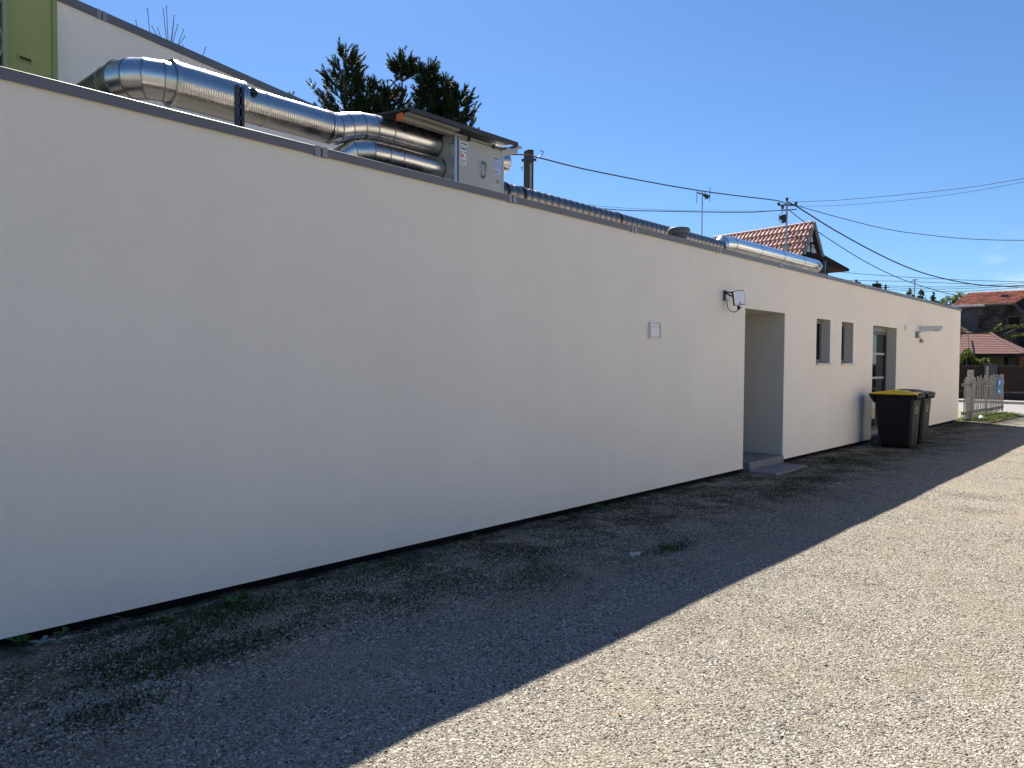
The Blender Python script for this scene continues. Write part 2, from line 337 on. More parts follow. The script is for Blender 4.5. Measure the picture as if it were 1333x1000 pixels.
# gravel stones lying on the yard (geometry nodes: density falls with distance from where stones can be told apart)
def gravel():
    M = bpy.data.materials.new('pebbles'); M.use_nodes = True; t = M.node_tree; b = t.nodes['Principled BSDF']
    b.inputs['Roughness'].default_value = 0.85; b.inputs['Specular IOR Level'].default_value = 0.25
    oi = t.nodes.new('ShaderNodeObjectInfo'); cr = t.nodes.new('ShaderNodeValToRGB'); e = cr.color_ramp.elements
    e[0].position = 0; e[0].color = (0.02, 0.02, 0.022, 1); e[1].position = 1; e[1].color = (0.66, 0.62, 0.56, 1)
    for pos, cc in ((0.12, (0.14, 0.13, 0.12, 1)), (0.3, (0.25, 0.225, 0.19, 1)), (0.5, (0.31, 0.28, 0.235, 1)), (0.62, (0.29, 0.225, 0.175, 1)), (0.75, (0.36, 0.34, 0.305, 1)), (0.93, (0.46, 0.43, 0.37, 1))):
        q = cr.color_ramp.elements.new(pos); q.color = cc
    t.links.new(oi.outputs['Random'], cr.inputs[0])
    ge = t.nodes.new('ShaderNodeNewGeometry'); pn = t.nodes.new('ShaderNodeTexNoise'); pn.inputs['Scale'].default_value = 1.1; pn.inputs['Detail'].default_value = 8; pn.inputs['Roughness'].default_value = 0.7
    mpn = t.nodes.new('ShaderNodeMapping'); mpn.inputs['Scale'].default_value = (0.55, 1.5, 1); t.links.new(ge.outputs['Position'], mpn.inputs[0]); t.links.new(mpn.outputs[0], pn.inputs[0])
    pr_ = t.nodes.new('ShaderNodeMapRange'); pr_.inputs[1].default_value = 0.50; pr_.inputs[2].default_value = 0.62; pr_.inputs[4].default_value = 0.72; t.links.new(pn.outputs[0], pr_.inputs[0])
    pm = t.nodes.new('ShaderNodeMix'); pm.data_type = 'RGBA'; pm.inputs['B'].default_value = (0.30, 0.255, 0.195, 1); t.links.new(pr_.outputs[0], pm.inputs['Factor']); t.links.new(cr.outputs[0], pm.inputs['A'])
    t.links.new(pm.outputs['Result'], b.inputs['Base Color'])
    xs = np.concatenate([np.arange(-1.5, 9, 0.25), np.arange(9, 28.4, 0.5)]); ys = np.linspace(-7.0, -0.03, 30)
    V = [(x, y, yard_z(x, y)-0.001) for y in ys for x in xs]; nxx = len(xs)
    F = [(j*nxx+i, j*nxx+i+1, (j+1)*nxx+i+1, (j+1)*nxx+i) for j in range(len(ys)-1) for i in range(nxx-1)]
    me = bpy.data.meshes.new('gravel'); me.from_pydata(V, [], F)
    at = me.attributes.new('dens', 'FLOAT', 'POINT')
    P = np.array(V); d = np.sqrt(P[:,0]**2 + (P[:,1]+4.72)**2 + 1.6**2)
    az = np.degrees(np.arctan2(P[:,1]+4.72, P[:,0]))
    dens = np.minimum(36000, 36000*(4.0/d)**2.2); dens[d > 22] *= 0.5
    dens[(az < -2)] *= 0.25
    patch = np.array([mno.noise(Vector((p[0]*0.8, p[1]*0.8, 9))) for p in P]); dens *= np.clip(0.95+patch*0.7, 0.5, 1.3)
    soil = np.array([mno.noise(Vector((p[0]*1.4, p[1]*2.2, 21))) for p in P]); near = np.clip((P[:,1]+1.9)/0.9, 0, 1); dens *= 1-near*np.clip(0.35+soil*1.3, 0, 0.8)  # fewer stones near the wall, baring the soil that darkens the shaded strip
    at.data.foreach_set('value', dens.astype(np.float32))
    ob = bpy.data.objects.new('gravel', me); COL.objects.link(ob); ob['kind'] = 'stuff'
    tag(ob, 'small angular grey and beige gravel stones covering the yard', 'gravel')
    G = bpy.data.node_groups.new('scatter', 'GeometryNodeTree')
    G.interface.new_socket('Geometry', in_out='INPUT', socket_type='NodeSocketGeometry'); G.interface.new_socket('Geometry', in_out='OUTPUT', socket_type='NodeSocketGeometry')
    N = G.nodes.new; L = G.links.new
    gi = N('NodeGroupInput'); go = N('NodeGroupOutput'); ds = N('GeometryNodeDistributePointsOnFaces'); na = N('GeometryNodeInputNamedAttribute'); na.data_type = 'FLOAT'; na.inputs[0].default_value = 'dens'
    L(gi.outputs[0], ds.inputs['Mesh']); L(na.outputs['Attribute'], ds.inputs['Density'])
    ico = N('GeometryNodeMeshIcoSphere'); ico.inputs['Radius'].default_value = 1; ico.inputs['Subdivisions'].default_value = 2
    sp = N('GeometryNodeSetPosition'); nz = N('ShaderNodeTexNoise'); nz.inputs['Scale'].default_value = 1.1
    vm = N('ShaderNodeVectorMath'); vm.operation = 'SUBTRACT'; vm.inputs[1].default_value = (0.5, 0.5, 0.5)
    vs_ = N('ShaderNodeVectorMath'); vs_.operation = 'SCALE'; vs_.inputs['Scale'].default_value = 1.3
    L(nz.outputs['Color'], vm.inputs[0]); L(vm.outputs[0], vs_.inputs[0]); L(vs_.outputs[0], sp.inputs['Offset']); L(ico.outputs[0], sp.inputs[0])
    sm = N('GeometryNodeSetMaterial'); sm.inputs['Material'].default_value = M; L(sp.outputs[0], sm.inputs[0])
    io = N('GeometryNodeInstanceOnPoints'); L(ds.outputs['Points'], io.inputs['Points']); L(sm.outputs[0], io.inputs['Instance'])
    rr = N('FunctionNodeRandomValue'); rr.data_type = 'FLOAT_VECTOR'; rr.inputs[0].default_value = (-0.5, -0.5, 0); rr.inputs[1].default_value = (0.5, 0.5, 6.28); L(rr.outputs[0], io.inputs['Rotation'])
    rs = N('FunctionNodeRandomValue'); rs.data_type = 'FLOAT_VECTOR'; rs.inputs[0].default_value = (0.6, 0.5, 0.35); rs.inputs[1].default_value = (1.35, 1.1, 0.75); rs.inputs['Seed'].default_value = 3
    # size: many small, a few large
    r1 = N('FunctionNodeRandomValue'); r1.data_type = 'FLOAT'; r1.inputs['Seed'].default_value = 5
    pw = N('ShaderNodeMath'); pw.operation = 'POWER'; pw.inputs[1].default_value = 4.0; L(r1.outputs[1], pw.inputs[0])
    mrr = N('ShaderNodeMapRange'); mrr.inputs[3].default_value = 0.0026; mrr.inputs[4].default_value = 0.0088; L(pw.outputs[0], mrr.inputs[0])
    sc = N('ShaderNodeVectorMath'); sc.operation = 'SCALE'; L(rs.outputs[0], sc.inputs[0]); L(mrr.outputs[0], sc.inputs['Scale']); L(sc.outputs[0], io.inputs['Scale'])
    L(io.outputs[0], go.inputs[0])
    md = ob.modifiers.new('scatter', 'NODES'); md.node_group = G
gravel()

# road, kerbs and far pavement beyond the gate
road = MB().box(28.6, 35.6, -60, 60, -0.1, 0.012); part('road', road, asphalt, kind='structure')
part('kerb', MB().box(35.6, 35.75, -60, 60, -0.1, 0.12), kerb_m, kind='structure', bevel=0.01)
part('pavement', MB().box(35.75, 37.38, -60, 60, -0.1, 0.11), mat('pavement_asphalt', (0.24,0.235,0.225), 0.9, var=0.1), kind='structure')

# ------------------------------------------------------------------ long white building
Hc, Xe, Xs = 3.15, 23.70, -9.0
bld = thing('white_building', (0,0,0), 'long low white rendered building with grey metal roof edging along the gravel yard', 'building')
holes = [(10.13, 11.55, 0.0, 2.39), (12.905, 13.57, 1.60, 2.375), (14.15, 14.80, 1.60, 2.375), (15.985, 17.63, 0.06, 2.38)]
z0w = 0.07; topw = 3.09
w = MB()
xs = sorted({Xs, Xe, *[h[0] for h in holes], *[h[1] for h in holes]}); zs = sorted({z0w, topw, *[max(z0w, h[2]) for h in holes], *[h[3] for h in holes]})
for a, b in zip(xs, xs[1:]):
    for c_, d in zip(zs, zs[1:]):
        cx, cz = (a+b)/2, (c_+d)/2
        if not any(h[0] < cx < h[1] and h[2] < cz < h[3] for h in holes): w.quad((a,0,c_), (b,0,c_), (b,0,d), (a,0,d))
depth = [1.45, 0.30, 0.30, 0.30]
for (a, b, c_, d), dp in zip(holes, depth):
    c_ = max(c_, z0w)
    if c_ > z0w: w.quad((a,0,c_), (b,0,c_), (b,dp,c_), (a,dp,c_))
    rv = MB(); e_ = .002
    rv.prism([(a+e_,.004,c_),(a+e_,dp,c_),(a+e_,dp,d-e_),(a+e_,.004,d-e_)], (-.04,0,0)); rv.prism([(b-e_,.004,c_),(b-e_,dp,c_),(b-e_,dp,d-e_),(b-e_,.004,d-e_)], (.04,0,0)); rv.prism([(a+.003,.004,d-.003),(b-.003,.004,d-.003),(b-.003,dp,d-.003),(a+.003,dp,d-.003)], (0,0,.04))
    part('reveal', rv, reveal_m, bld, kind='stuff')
    w.quad((a,0,d), (a,.006,d), (b,.006,d), (b,0,d)); w.quad((a,0,c_), (a,.006,c_), (a,.006,d), (a,0,d)); w.quad((b,0,c_), (b,0,d), (b,.006,d), (b,.006,c_))
w.quad((10.13,1.45,0.07), (11.55,1.45,0.07), (11.55,1.45,2.39), (10.13,1.45,2.39))
w.quad((Xe,0,z0w), (Xe,9,z0w), (Xe,9,topw), (Xe,0,topw)); w.quad((Xs,0,z0w), (Xs,0,topw), (Xs,9,topw), (Xs,9,z0w)); w.quad((Xs,9,z0w), (Xs,9,topw), (Xe,9,topw), (Xe,9,z0w))
w.quad((Xs,0,z0w), (Xs,0.10,z0w), (Xe,0.10,z0w), (Xe,0,z0w))
w.quad((Xs,0.32,2.9), (Xe,0.32,2.9), (Xe,0.32,topw), (Xs,0.32,topw))
me = w.mesh('wall', stucco)
bm = bmesh.new(); bm.from_mesh(me); bmesh.ops.remove_doubles(bm, verts=bm.verts, dist=1e-4)
bm.to_mesh(me); bm.free()
ob = bpy.data.objects.new('wall', me); COL.objects.link(ob); ob.parent = bld
p = MB()
for a, b in ((Xs+.02, 10.13), (11.55, 15.985), (17.63, Xe-.03)): p.box(a, b, 0.055, 0.09, -0.05, z0w+0.002)
p.box(Xe-.08, Xe-.03, 0.095, 9, -0.05, z0w+0.002)
part('plinth', p, black_m, bld)
part('flat_roof', MB().quad((Xs+.05,0.32,2.92), (Xe-.05,0.32,2.92), (Xe-.05,8.95,2.92), (Xs+.05,8.95,2.92)), roofing, bld)
# coping in lengths with joint clips
jx = [round(3.065+2.062*k, 3) for k in range(-5, 11)]
edges = [Xs-.02] + [j for j in jx if Xs+.3 < j < Xe-.2] + [Xe+.03]
for a, b in zip(edges, edges[1:]):
    c_ = MB(); a2, b2 = a+0.004, b-0.004
    prof = [(-0.026, 3.084), (-0.024, 3.084), (-0.024, 3.09), (0.0, 3.09), (0.34, 3.09), (0.35, 3.09), (0.35, 3.135), (-0.020, 3.150), (-0.026, 3.147)]
    c_.prism([(a2, y, z) for y, z in prof], (b2-a2, 0, 0))
    part('coping_length', c_, coping_m, bld)
    e = edges.index(b)
    if b < Xe:
        for dx in (-0.031, 0.031):
            j = MB().box(b+dx-0.022, b+dx+0.022, -0.0295, 0.353, 3.08, 3.1515); part('coping_joint', j, joint_m, bld)
part('end_coping', MB().box(Xe-.3, Xe+.03, 0.36, 9.03, 3.088, 3.148), coping_m, bld, bevel=0.003)
# deep doorway: step, door at its back
d = part('door', MB().box(10.35, 11.33, 1.40, 1.445, 0.16, 2.2), mat('door_grey', (0.25,0.26,0.27), 0.5), bld, bevel=0.004)
part('handle', MB().tube([(10.45,1.40,1.1),(10.45,1.34,1.1),(10.58,1.34,1.1)], 0.011, 8), galv, d)
part('door_frame', MB().box(10.28,10.35,1.38,1.449,0.16,2.27).box(11.33,11.40,1.38,1.449,0.16,2.27).box(10.35,11.33,1.38,1.449,2.2,2.27), frame_m, bld)
part('doorstep', MB().box(10.235, 11.47, -0.055, 1.449, -0.05, 0.152), concrete, bld, bevel=0.006)
# two slit windows
for (a, b) in ((12.905, 13.57), (14.15, 14.80)):
    y = 0.15; t_ = 0.05
    fr = MB(); z0, z1 = 1.60, 2.375
    fr.box(a,a+t_,y,y+.06,z0,z1).box(b-t_,b,y,y+.06,z0,z1).box(a+t_,b-t_,y,y+.06,z1-t_-.02,z1).box(a+t_,b-t_,y,y+.06,z0,z0+t_+.02)
    wn = part('window', fr, frame_m, bld, bevel=0.004)
    part('pane', MB().box(a+t_,b-t_,y+.025,y+.04,z0+t_+.02,z1-t_-.02), wglass, wn)
    part('sill', MB().box(a-.014,b+.014,-.045,y,z0-.030,z0+.004), sill_m, bld, bevel=0.003)
# glazed door
a, b, y = 15.985, 17.63, 0.19
fr = MB(); fr.box(a,a+.07,y,y+.07,.09,2.38).box(b-.07,b,y,y+.07,.09,2.38).box(a+.07,b-.07,y,y+.07,2.29,2.38).box(a+.07,b-.07,y,y+.07,.09,.19)
gd = part('glazed_door', fr, frame_m, bld, bevel=0.004)
part('leaf_frame', MB().box(b-.15,b-.072,y-.012,y+.05,.19,2.288).box(a+.072,b-.15,y-.012,y+.05,2.22,2.288).box(a+.072,a+.15,y-.012,y+.05,.19,2.22).box(a+.15,b-.15,y-.012,y+.05,.19,.27), mat('anthracite_frame',(0.03,0.032,0.036),0.4), gd)
part('pane', MB().box(a+.15,b-.15,y+.015,y+.03,.27,2.22), glass_m, gd)
for z in (1.28, 1.79): part('safety_strip', MB().box(a+.15,b-.152,y+.009,y+.0145,z,z+.045), strip_m, gd)
part('door_closer', MB().box(16.1,16.5,y-.05,y-.013,2.30,2.35), black_pl, gd, bevel=0.005)
part('threshold', MB().box(a+.005,b-.005,-.01,y-.002,-.02,.10), concrete, bld, bevel=0.004)

# paving slab before the doorway
tag(part('paving_slab', MB().box(10.13, 11.29, -0.50, -0.105, 0.0, 0.052), concrete, origin=(10.7,-.3,0), bevel=0.006), 'flat grey concrete slab on the gravel before the deep doorway', 'slab')
# small fittings on the wall
t = thing('meter_box', (7.65, 0, 1.88), 'small pale rectangular meter box on the blank wall left of the doorway', 'meter box')
part('casing', MB().box(7.55,7.565,-.04,0,1.88,2.08).box(7.765,7.78,-.04,0,1.88,2.08).box(7.565,7.765,-.04,0,2.065,2.08).box(7.565,7.765,-.04,0,1.88,1.895).box(7.565,7.765,-.012,0,1.895,2.065), white_pl, t)
part('cover', MB().box(7.575,7.755,-.030,-.013,1.905,2.02), white_pl, t, bevel=0.003)
part('cover_flap', MB().box(7.575,7.755,-.030,-.013,2.024,2.058), white_pl, t, bevel=0.003)

t = thing('floodlight', (9.50, 0, 2.55), 'white square floodlight on a black bracket arm over the doorway', 'floodlight')
part('wall_plate', MB().box(9.44,9.49,-.02,0,2.45,2.59), black_pl, t, bevel=0.003)
part('arm', MB().beam((9.465,-.02,2.57),(9.455,-.16,2.545),.02).beam((9.465,-.02,2.555),(9.455,-.15,2.49),.02), black_pl, t)
part('bracket', MB().beam((9.455,-.155,2.56),(9.455,-.155,2.42),.026), black_pl, t)
hd = MB(); c0 = Vector((9.475,-.215,2.48)); nrm = Vector((-0.62,-0.78,0.02)).normalized(); ax = Vector((0,0,1)).cross(nrm).normalized(); ay = nrm.cross(ax); ax, ay = (ax*math.cos(.14)+ay*math.sin(.14)), (ay*math.cos(.14)-ax*math.sin(.14))
def plate(mb, c, sx, sy, th, off=0.0):
    mb.prism([c+nrm*off+ax*a_*sx/2+ay*b_*sy/2 for a_, b_ in ((-1,-1),(1,-1),(1,1),(-1,1))], nrm*th); return mb
part('head', plate(hd, c0, .165, .20, .035, -.035), black_pl, t, bevel=0.004)
part('diffuser', plate(MB(), c0, .148, .182, .004, .001), mat('lamp_white', (0.9,0.88,0.92), 0.25), t)
part('sensor', MB().tube([c0+ay*-.07+nrm*.006, c0+ay*-.07+nrm*.016], .010, 10), dark_mt, t)
part('motion_detector', MB().tube([(9.475,-.20,2.37),(9.48,-.22,2.33)], [.018,.03], 10), black_pl, t)
part('junction_box', MB().box(9.47,9.53,-.05,0,2.44,2.49), white_pl, t, bevel=0.006)
part('cable', MB().tube([(9.49,-.03,2.44),(9.49,-.04,2.36),(9.52,-.07,2.31),(9.56,-.10,2.295),(9.59,-.13,2.31),(9.59,-.17,2.34),(9.53,-.20,2.36)], .006, 6), black_pl, t)

t = thing('wall_lamp', (19.5, 0, 2.44), 'flat white lamp arm sticking out from the wall near its far end', 'wall lamp')
part('arm', MB().prism([(19.42,0,2.37),(19.42,-.02,2.37),(19.42,-.44,2.385),(19.42,-.50,2.47),(19.42,-.50,2.49),(19.42,0,2.50)], (.16,0,0)), white_mt, t, bevel=0.006)
part('wall_plate', MB().box(19.38,19.62,-.012,0,2.33,2.53), white_mt, t)
part('lamp_glass', MB().prism([(19.44,-.30,2.381),(19.44,-.43,2.386),(19.44,-.47,2.43),(19.44,-.46,2.425),(19.44,-.42,2.375),(19.44,-.30,2.37)], (.12,0,0)), mat('lamp_glass',(0.12,0.12,0.12),0.2), t)
t = thing('junction_box', (19.22, 0, 2.24), 'small grey and white junction box on the wall left of the flat lamp arm', 'junction box')
part('casing', MB().box(19.12,19.30,-.07,0,2.21,2.36), mat('grey_plastic',(0.22,0.22,0.21),0.5), t, bevel=0.006)
part('lid', MB().box(19.15,19.28,-.078,-.0705,2.24,2.33), white_pl, t)
tag(part('wall_socket', MB().box(19.50,19.62,-.05,0,2.11,2.20).box(19.52,19.60,-.06,-.05,2.12,2.16), mat('tan_plastic',(0.30,0.20,0.11),0.5), origin=(19.56,0,2.15), bevel=0.004), 'tiny tan fitting on the wall just below the grey junction box', 'wall fitting')
tag(part('wall_sensor', MB().box(18.20,18.30,-.03,0,2.36,2.48).box(18.22,18.28,-.036,-.03,2.38,2.42), white_pl, origin=(18.25,0,2.4), bevel=0.004), 'small white plastic cover on the wall right of the glazed door', 'wall fitting')

# ------------------------------------------------------------------ taller rear building, turned a little
a14 = rad(14.69); dv = Vector((math.cos(a14), math.sin(a14), 0)); nv = Vector((-dv.y, dv.x, 0)); P0 = Vector((2.81, 4.32, 0))
rb = thing('rear_building', P0, 'taller white building with a green corner block and grey roof edging behind the ducts', 'building')
def SK(t_, off, z): return P0 + dv*t_ + nv*off + Vector((0,0,z))
def skbox(mb, t0, t1, o0, o1, z0, z1): return mb.prism([SK(t0,o0,z0), SK(t1,o0,z0), SK(t1,o1,z0), SK(t0,o1,z0)], (0,0,z1-z0))
part('wall', skbox(MB(), -.24, 5.6, 0, 4.5, 0.0, 5.405), stucco_up, rb)
jt = [-.24, .28, 3.62, 5.64]
for a, b in zip(jt, jt[1:]):
    part('coping_length', skbox(MB(), a+.004, b-.004, -.026, 4.53, 5.405, 5.495), coping_m, rb)
for b in jt[1:3]:
    for dx in (-.034, .034): part('coping_joint', skbox(MB(), b+dx-.026, b+dx+.026, -.030, 4.2, 5.400, 5.4975), joint_m, rb)
# green block, with a vent whose recess is only painted dark
gb = part('green_wall', skbox(MB(), -3.2, -.30, -.12, 4.4, 0.0, 6.6), green, rb)
part('corner_strip', skbox(MB(), -.335, -.285, -.135, -.1205, 2.9, 6.6), mat('green_trim',(0.27,0.33,0.13),0.7), rb)
vt = part('vent', skbox(skbox(skbox(skbox(MB(), -.677,-.540,-.135,-.1205,4.592,4.603), -.677,-.540,-.135,-.1205,4.638,4.649), -.677,-.666,-.135,-.1205,4.603,4.638), -.551,-.540,-.135,-.1205,4.603,4.638), green, rb)
part('slot_shade', skbox(MB(), -.666,-.551,-.125,-.1207,4.603,4.638), mat('vent_shadow',(0.055,0.06,0.02),0.8), vt)  # flat strip of darkened green, painting the shade inside the slot
# ornamental screen at the left edge of the block
scr = part('screen_frame', skbox(skbox(MB(), -.838,-.80,-.17,-.1205,2.95,6.5), -1.9,-1.86,-.17,-.1205,2.95,6.5), mat('pale_green_metal',(0.30,0.34,0.20),0.6), rb)
part('screen_back', skbox(MB(), -1.859,-.839,-.128,-.1205,2.95,6.5), black_m, scr)
for i in range(7):
    zc = 3.2+i*0.5
    for k, tt in enumerate((-0.98, -1.35, -1.70)):
        pth = [SK(tt+.15*math.cos(q), -.15, zc+.22*math.sin(q)) for q in [j*math.pi/8 for j in range(17)]]
        part('scroll', MB().tube(pth, .012, 6, caps=False), MATS['pale_green_metal'], scr)

# ------------------------------------------------------------------ ducts on the roof
def mitre_rings(path, rr, n=32):
    path = [Vector(p) for p in path]; k = len(path); ds = [(path[i+1]-path[i]).normalized() for i in range(k-1)]
    A = []; d = ds[0]; U = Vector((0,0,1)); a = d.cross(U); a = (a if a.length > .1 else d.cross(Vector((1,0,0)))).normalized(); A.append(a)
    for d in ds[1:]:
        a = A[-1]; a = (a-d*a.dot(d)).normalized(); A.append(a)
    segs = []
    def ring(i, pn, n_, rad_):
        d = ds[i]; a = A[i]; b = d.cross(a); R_ = []
        for j in range(n):
            q = 2*math.pi*j/n; off = (a*math.cos(q)+b*math.sin(q))*rad_
            tt = -(off.dot(n_))/d.dot(n_); R_.append(pn+off+d*tt)
        return R_
    for i in range(k-1):
        n0 = ds[i] if i == 0 else (ds[i-1]+ds[i]).normalized(); n1 = ds[i] if i == k-2 else (ds[i]+ds[i+1]).normalized()
        segs.append((ring(i, path[i], n0, rr[i]), ring(i, path[i+1], n1, rr[i+1])))
    return segs, ds
def gored(path, rr, parent, mt, name='elbow_segment', seam=True, n=32, ends=(False, False)):
    if not hasattr(rr, '__len__'): rr = [rr]*len(path)
    segs, ds = mitre_rings(path, rr, n)
    for i, (r0, r1) in enumerate(segs):
        mb = MB(); mb.add(r0+r1, [(j, (j+1)%n, n+(j+1)%n, n+j) for j in range(n)], True)
        if i == 0 and ends[0]: mb.add(r0, [tuple(range(n))])
        if i == len(segs)-1 and ends[1]: mb.add(r1, [tuple(range(n))])
        sp = part(name, mb, mt, parent)
        if seam and i < len(segs)-1:
            c = Vector(path[i+1]); R0 = [c+(q-c)*1.025 for q in r1]; d = (ds[i]+ds[min(i+1, len(ds)-1)]).normalized()*0.005
            sb = MB(); A_ = [q-d for q in R0]; B_ = [q+d for q in R0]; C_ = [q-d for q in r1]; D_ = [q+d for q in r1]
            sb.add(C_+A_+B_+D_, [(k*n+j, k*n+(j+1)%n, (k+1)*n+(j+1)%n, (k+1)*n+j) for k in range(3) for j in range(n)], False)
            part('seam', sb, seam_m, sp)
seam_m = steel('seam_steel', (0.30, 0.30, 0.31), 0.35)
YD, ZD = 1.15, 3.735
du = thing('large_duct', (3.0, YD, 3.2), 'large shiny round steel duct with a segmented bend, leading along the roof edge', 'air duct')
# bend towards the rear building
R0 = .27; cx, cy = 2.48, YD+R0
arc = [(cx-R0*math.sin(q), cy-R0*math.cos(q), ZD) for q in [rad(x) for x in (12, 36, 58, 80)]]
gored([(2.55,YD,ZD), (2.48,YD,ZD)] + arc + [(cx-R0, cy+.10, ZD), (cx-R0-.01, 2.2, ZD), (cx-R0-.02, 4.22, ZD)], .150, du, elbow_m)
def ribbed(x0, x1, y, z, r_, pitch, amp, parent, mt, name='straight_section', n=40, steps=4):
    k = max(2, int((x1-x0)/pitch)*steps); path = []; rr = []
    for i in range(k+1):
        path.append((x0+(x1-x0)*i/k, y, z)); rr.append(r_ + amp*(abs(math.sin(math.pi*i/steps))))
    return part(name, MB().tube(path, rr, n), mt, parent)
ribbed(2.50, 3.035, YD, ZD, .168, .018, .0012, du, duct_m)
part('flange', MB().tube([(2.47,YD,ZD),(2.50,YD,ZD)], .176, 40), elbow_m, du)
part('flange', MB().tube([(3.03,YD,ZD),(3.052,YD,ZD)], .172, 40), elbow_m, du)
ribbed(3.052, 3.86, YD, ZD-.005, .141, .018, .0012, du, duct_m)
part('end_collar', MB().tube([(3.24,YD,ZD-.005),(3.252,YD,ZD-.005)], .145, 40), elbow_m, du)
for x in (3.855, 3.885, 3.915): part('end_collar', MB().tube([(x,YD,ZD-.005),(x+.018,YD,ZD-.005)], .1455, 40), elbow_m, du)
# round black inspection cap
cn = Vector((-.25,-.85,.45)).normalized(); cc = Vector((3.13, YD, ZD-.005))+cn*.135
cp = part('inspection_cap', MB().tube([cc-cn*.02, cc+cn*.022], .042, 24), black_pl, du)
part('cap_handle', MB().beam(cc+cn*.03-Vector((.026,0,.006)), cc+cn*.03+Vector((.026,0,-.006)), .008, .012), dark_mt, cp)
# upper branch rising to the unit
gored([(3.90,YD,ZD-.005), (3.985,YD,ZD), (4.10,YD-.005,ZD+.04), (4.24,YD-.015,ZD+.075), (4.38,YD-.03,ZD+.088), (4.56,YD-.04,ZD+.092), (5.17,YD-.05,ZD+.095)], [.139,.138,.136,.134,.132,.130,.128], du, elbow_m)
part('end_collar', MB().tube([(5.135,YD-.05,ZD+.095),(5.158,YD-.05,ZD+.095)], .134, 32), seam_m, du)
lo = thing('lower_duct', (4.3, 1.05, 3.0), 'lower shiny round duct curving up from the roof into the box unit', 'air duct')
gored([(3.98,1.28,2.95), (3.99,1.26,3.33), (4.05,1.18,3.47), (4.16,1.09,3.545), (4.30,1.045,3.565), (4.46,1.04,3.57), (4.62,1.04,3.575), (5.17,1.04,3.575)], .113, lo, elbow_m)
part('end_collar', MB().tube([(5.135,1.04,3.575),(5.158,1.04,3.575)], .119, 32), seam_m, lo)
# slotted support post
sp_ = thing('duct_support', (2.72, .5, 2.9), 'dark slotted steel post standing before the largest duct', 'post')
part('channel', MB().box(2.69,2.703,.5,.545,2.92,3.625).box(2.735,2.748,.5,.545,2.92,3.625).box(2.703,2.735,.54,.545,2.92,3.625), dark_mt, sp_)
fr = MB()
for i in range(8):
    z = 2.94+i*.086; fr.box(2.703,2.735,.5,.504,z,z+.026)
fr.box(2.703,2.711,.5,.5035,2.92,3.62).box(2.727,2.735,.5,.5035,2.92,3.62)
part('slotted_face', fr, dark_mt, sp_)

# ------------------------------------------------------------------ ventilation unit
un = thing('ventilation_unit', (5.5, 1.2, 2.92), 'beige metal box unit with a handle and stickers under a dark sloping canopy', 'ventilation unit')
ux0, ux1, uy0, uy1, uz0, uz1 = 5.16, 5.88, .80, 1.65, 3.27, 3.905
part('casing', MB().box(ux0,ux1,uy0,uy1,uz0,uz1), unit_m, un, bevel=0.006)
for x in (ux0-.004, ux1-.036): part('corner_profile', MB().box(x,x+.04,uy0-.008,uy0+.04,uz0-.004,uz1+.004), profile_m, un, bevel=0.008)
dp = part('door_panel', MB().box(ux0+.045,ux1-.045,uy0-.016,uy0-.001,uz0+.06,uz1-.035), unit_m, un, bevel=0.004)
part('panel_seam', MB().box(ux0+.037,ux0+.044,uy0-.006,uy0-.001,uz0+.05,uz1-.03).box(ux1-.044,ux1-.037,uy0-.006,uy0-.001,uz0+.05,uz1-.03).box(ux0+.044,ux1-.044,uy0-.006,uy0-.001,uz1-.033,uz1-.026).box(ux0+.044,ux1-.044,uy0-.006,uy0-.001,uz0+.05,uz0+.057), black_pl, un)
part('base_rail', MB().box(ux0,ux1,uy0-.012,uy1,uz0-.06,uz0-.002), profile_m, un)
for x, y in ((ux0+.08,uy0+.05),(ux1-.12,uy0+.05),(ux0+.08,uy1-.1),(ux1-.12,uy1-.1)): part('foot', MB().box(x,x+.06,y,y+.06,2.92,uz0-.061), dark_mt, un)
hx = (ux0+ux1)/2 + .03
part('handle', MB().tube([(hx,uy0-.016,3.68),(hx,uy0-.055,3.665),(hx,uy0-.055,3.535),(hx,uy0-.016,3.52)], .011, 8).box(hx-.018,hx+.018,uy0-.024,uy0-.0165,3.655,3.695).box(hx-.018,hx+.018,uy0-.024,uy0-.0165,3.505,3.545), galv, un)
for x, z in ((ux0+.17,uz1-.03),(ux0+.53,uz1-.03),(ux0+.17,uz0+.05),(ux0+.53,uz0+.05)): part('latch', MB().box(x,x+.022,uy0-.035,uy0-.0165,z-.022,z+.022), black_pl, un, bevel=0.003)
part('lock', MB().tube([(ux1-.10,uy0-.0165,3.52),(ux1-.10,uy0-.024,3.52)], .02, 16), galv, un)
yf = uy0-.0175
def sticker(x0, x1, z0, z1, mt, bits):
    s_ = part('sticker', MB().box(x0,x1,yf,yf+.0012,z0,z1), mt, un)
    for (a, b, c_, d, m_) in bits: part('print', MB().box(x0+a*(x1-x0), x0+b*(x1-x0), yf-.0012, yf-.0002, z0+c_*(z1-z0), z0+d*(z1-z0)), m_, s_)
sticker(5.215, 5.33, 3.79, 3.83, marks_m, [(.12,.88,.35,.65,mark_dk)])
sticker(5.225, 5.305, 3.60, 3.775, marks_m, [(.05,.95,.86,.96,mark_bl), (.1,.3,.70,.78,mark_gr), (.1,.42,.60,.68,mark_ye), (.1,.54,.50,.58,mark_rd), (.1,.66,.42,.48,mark_rd), (.7,.92,.68,.76,mark_dk), (.15,.4,.2,.26,mark_dk), (.5,.8,.2,.26,mark_dk), (.15,.7,.08,.12,mark_dk)])
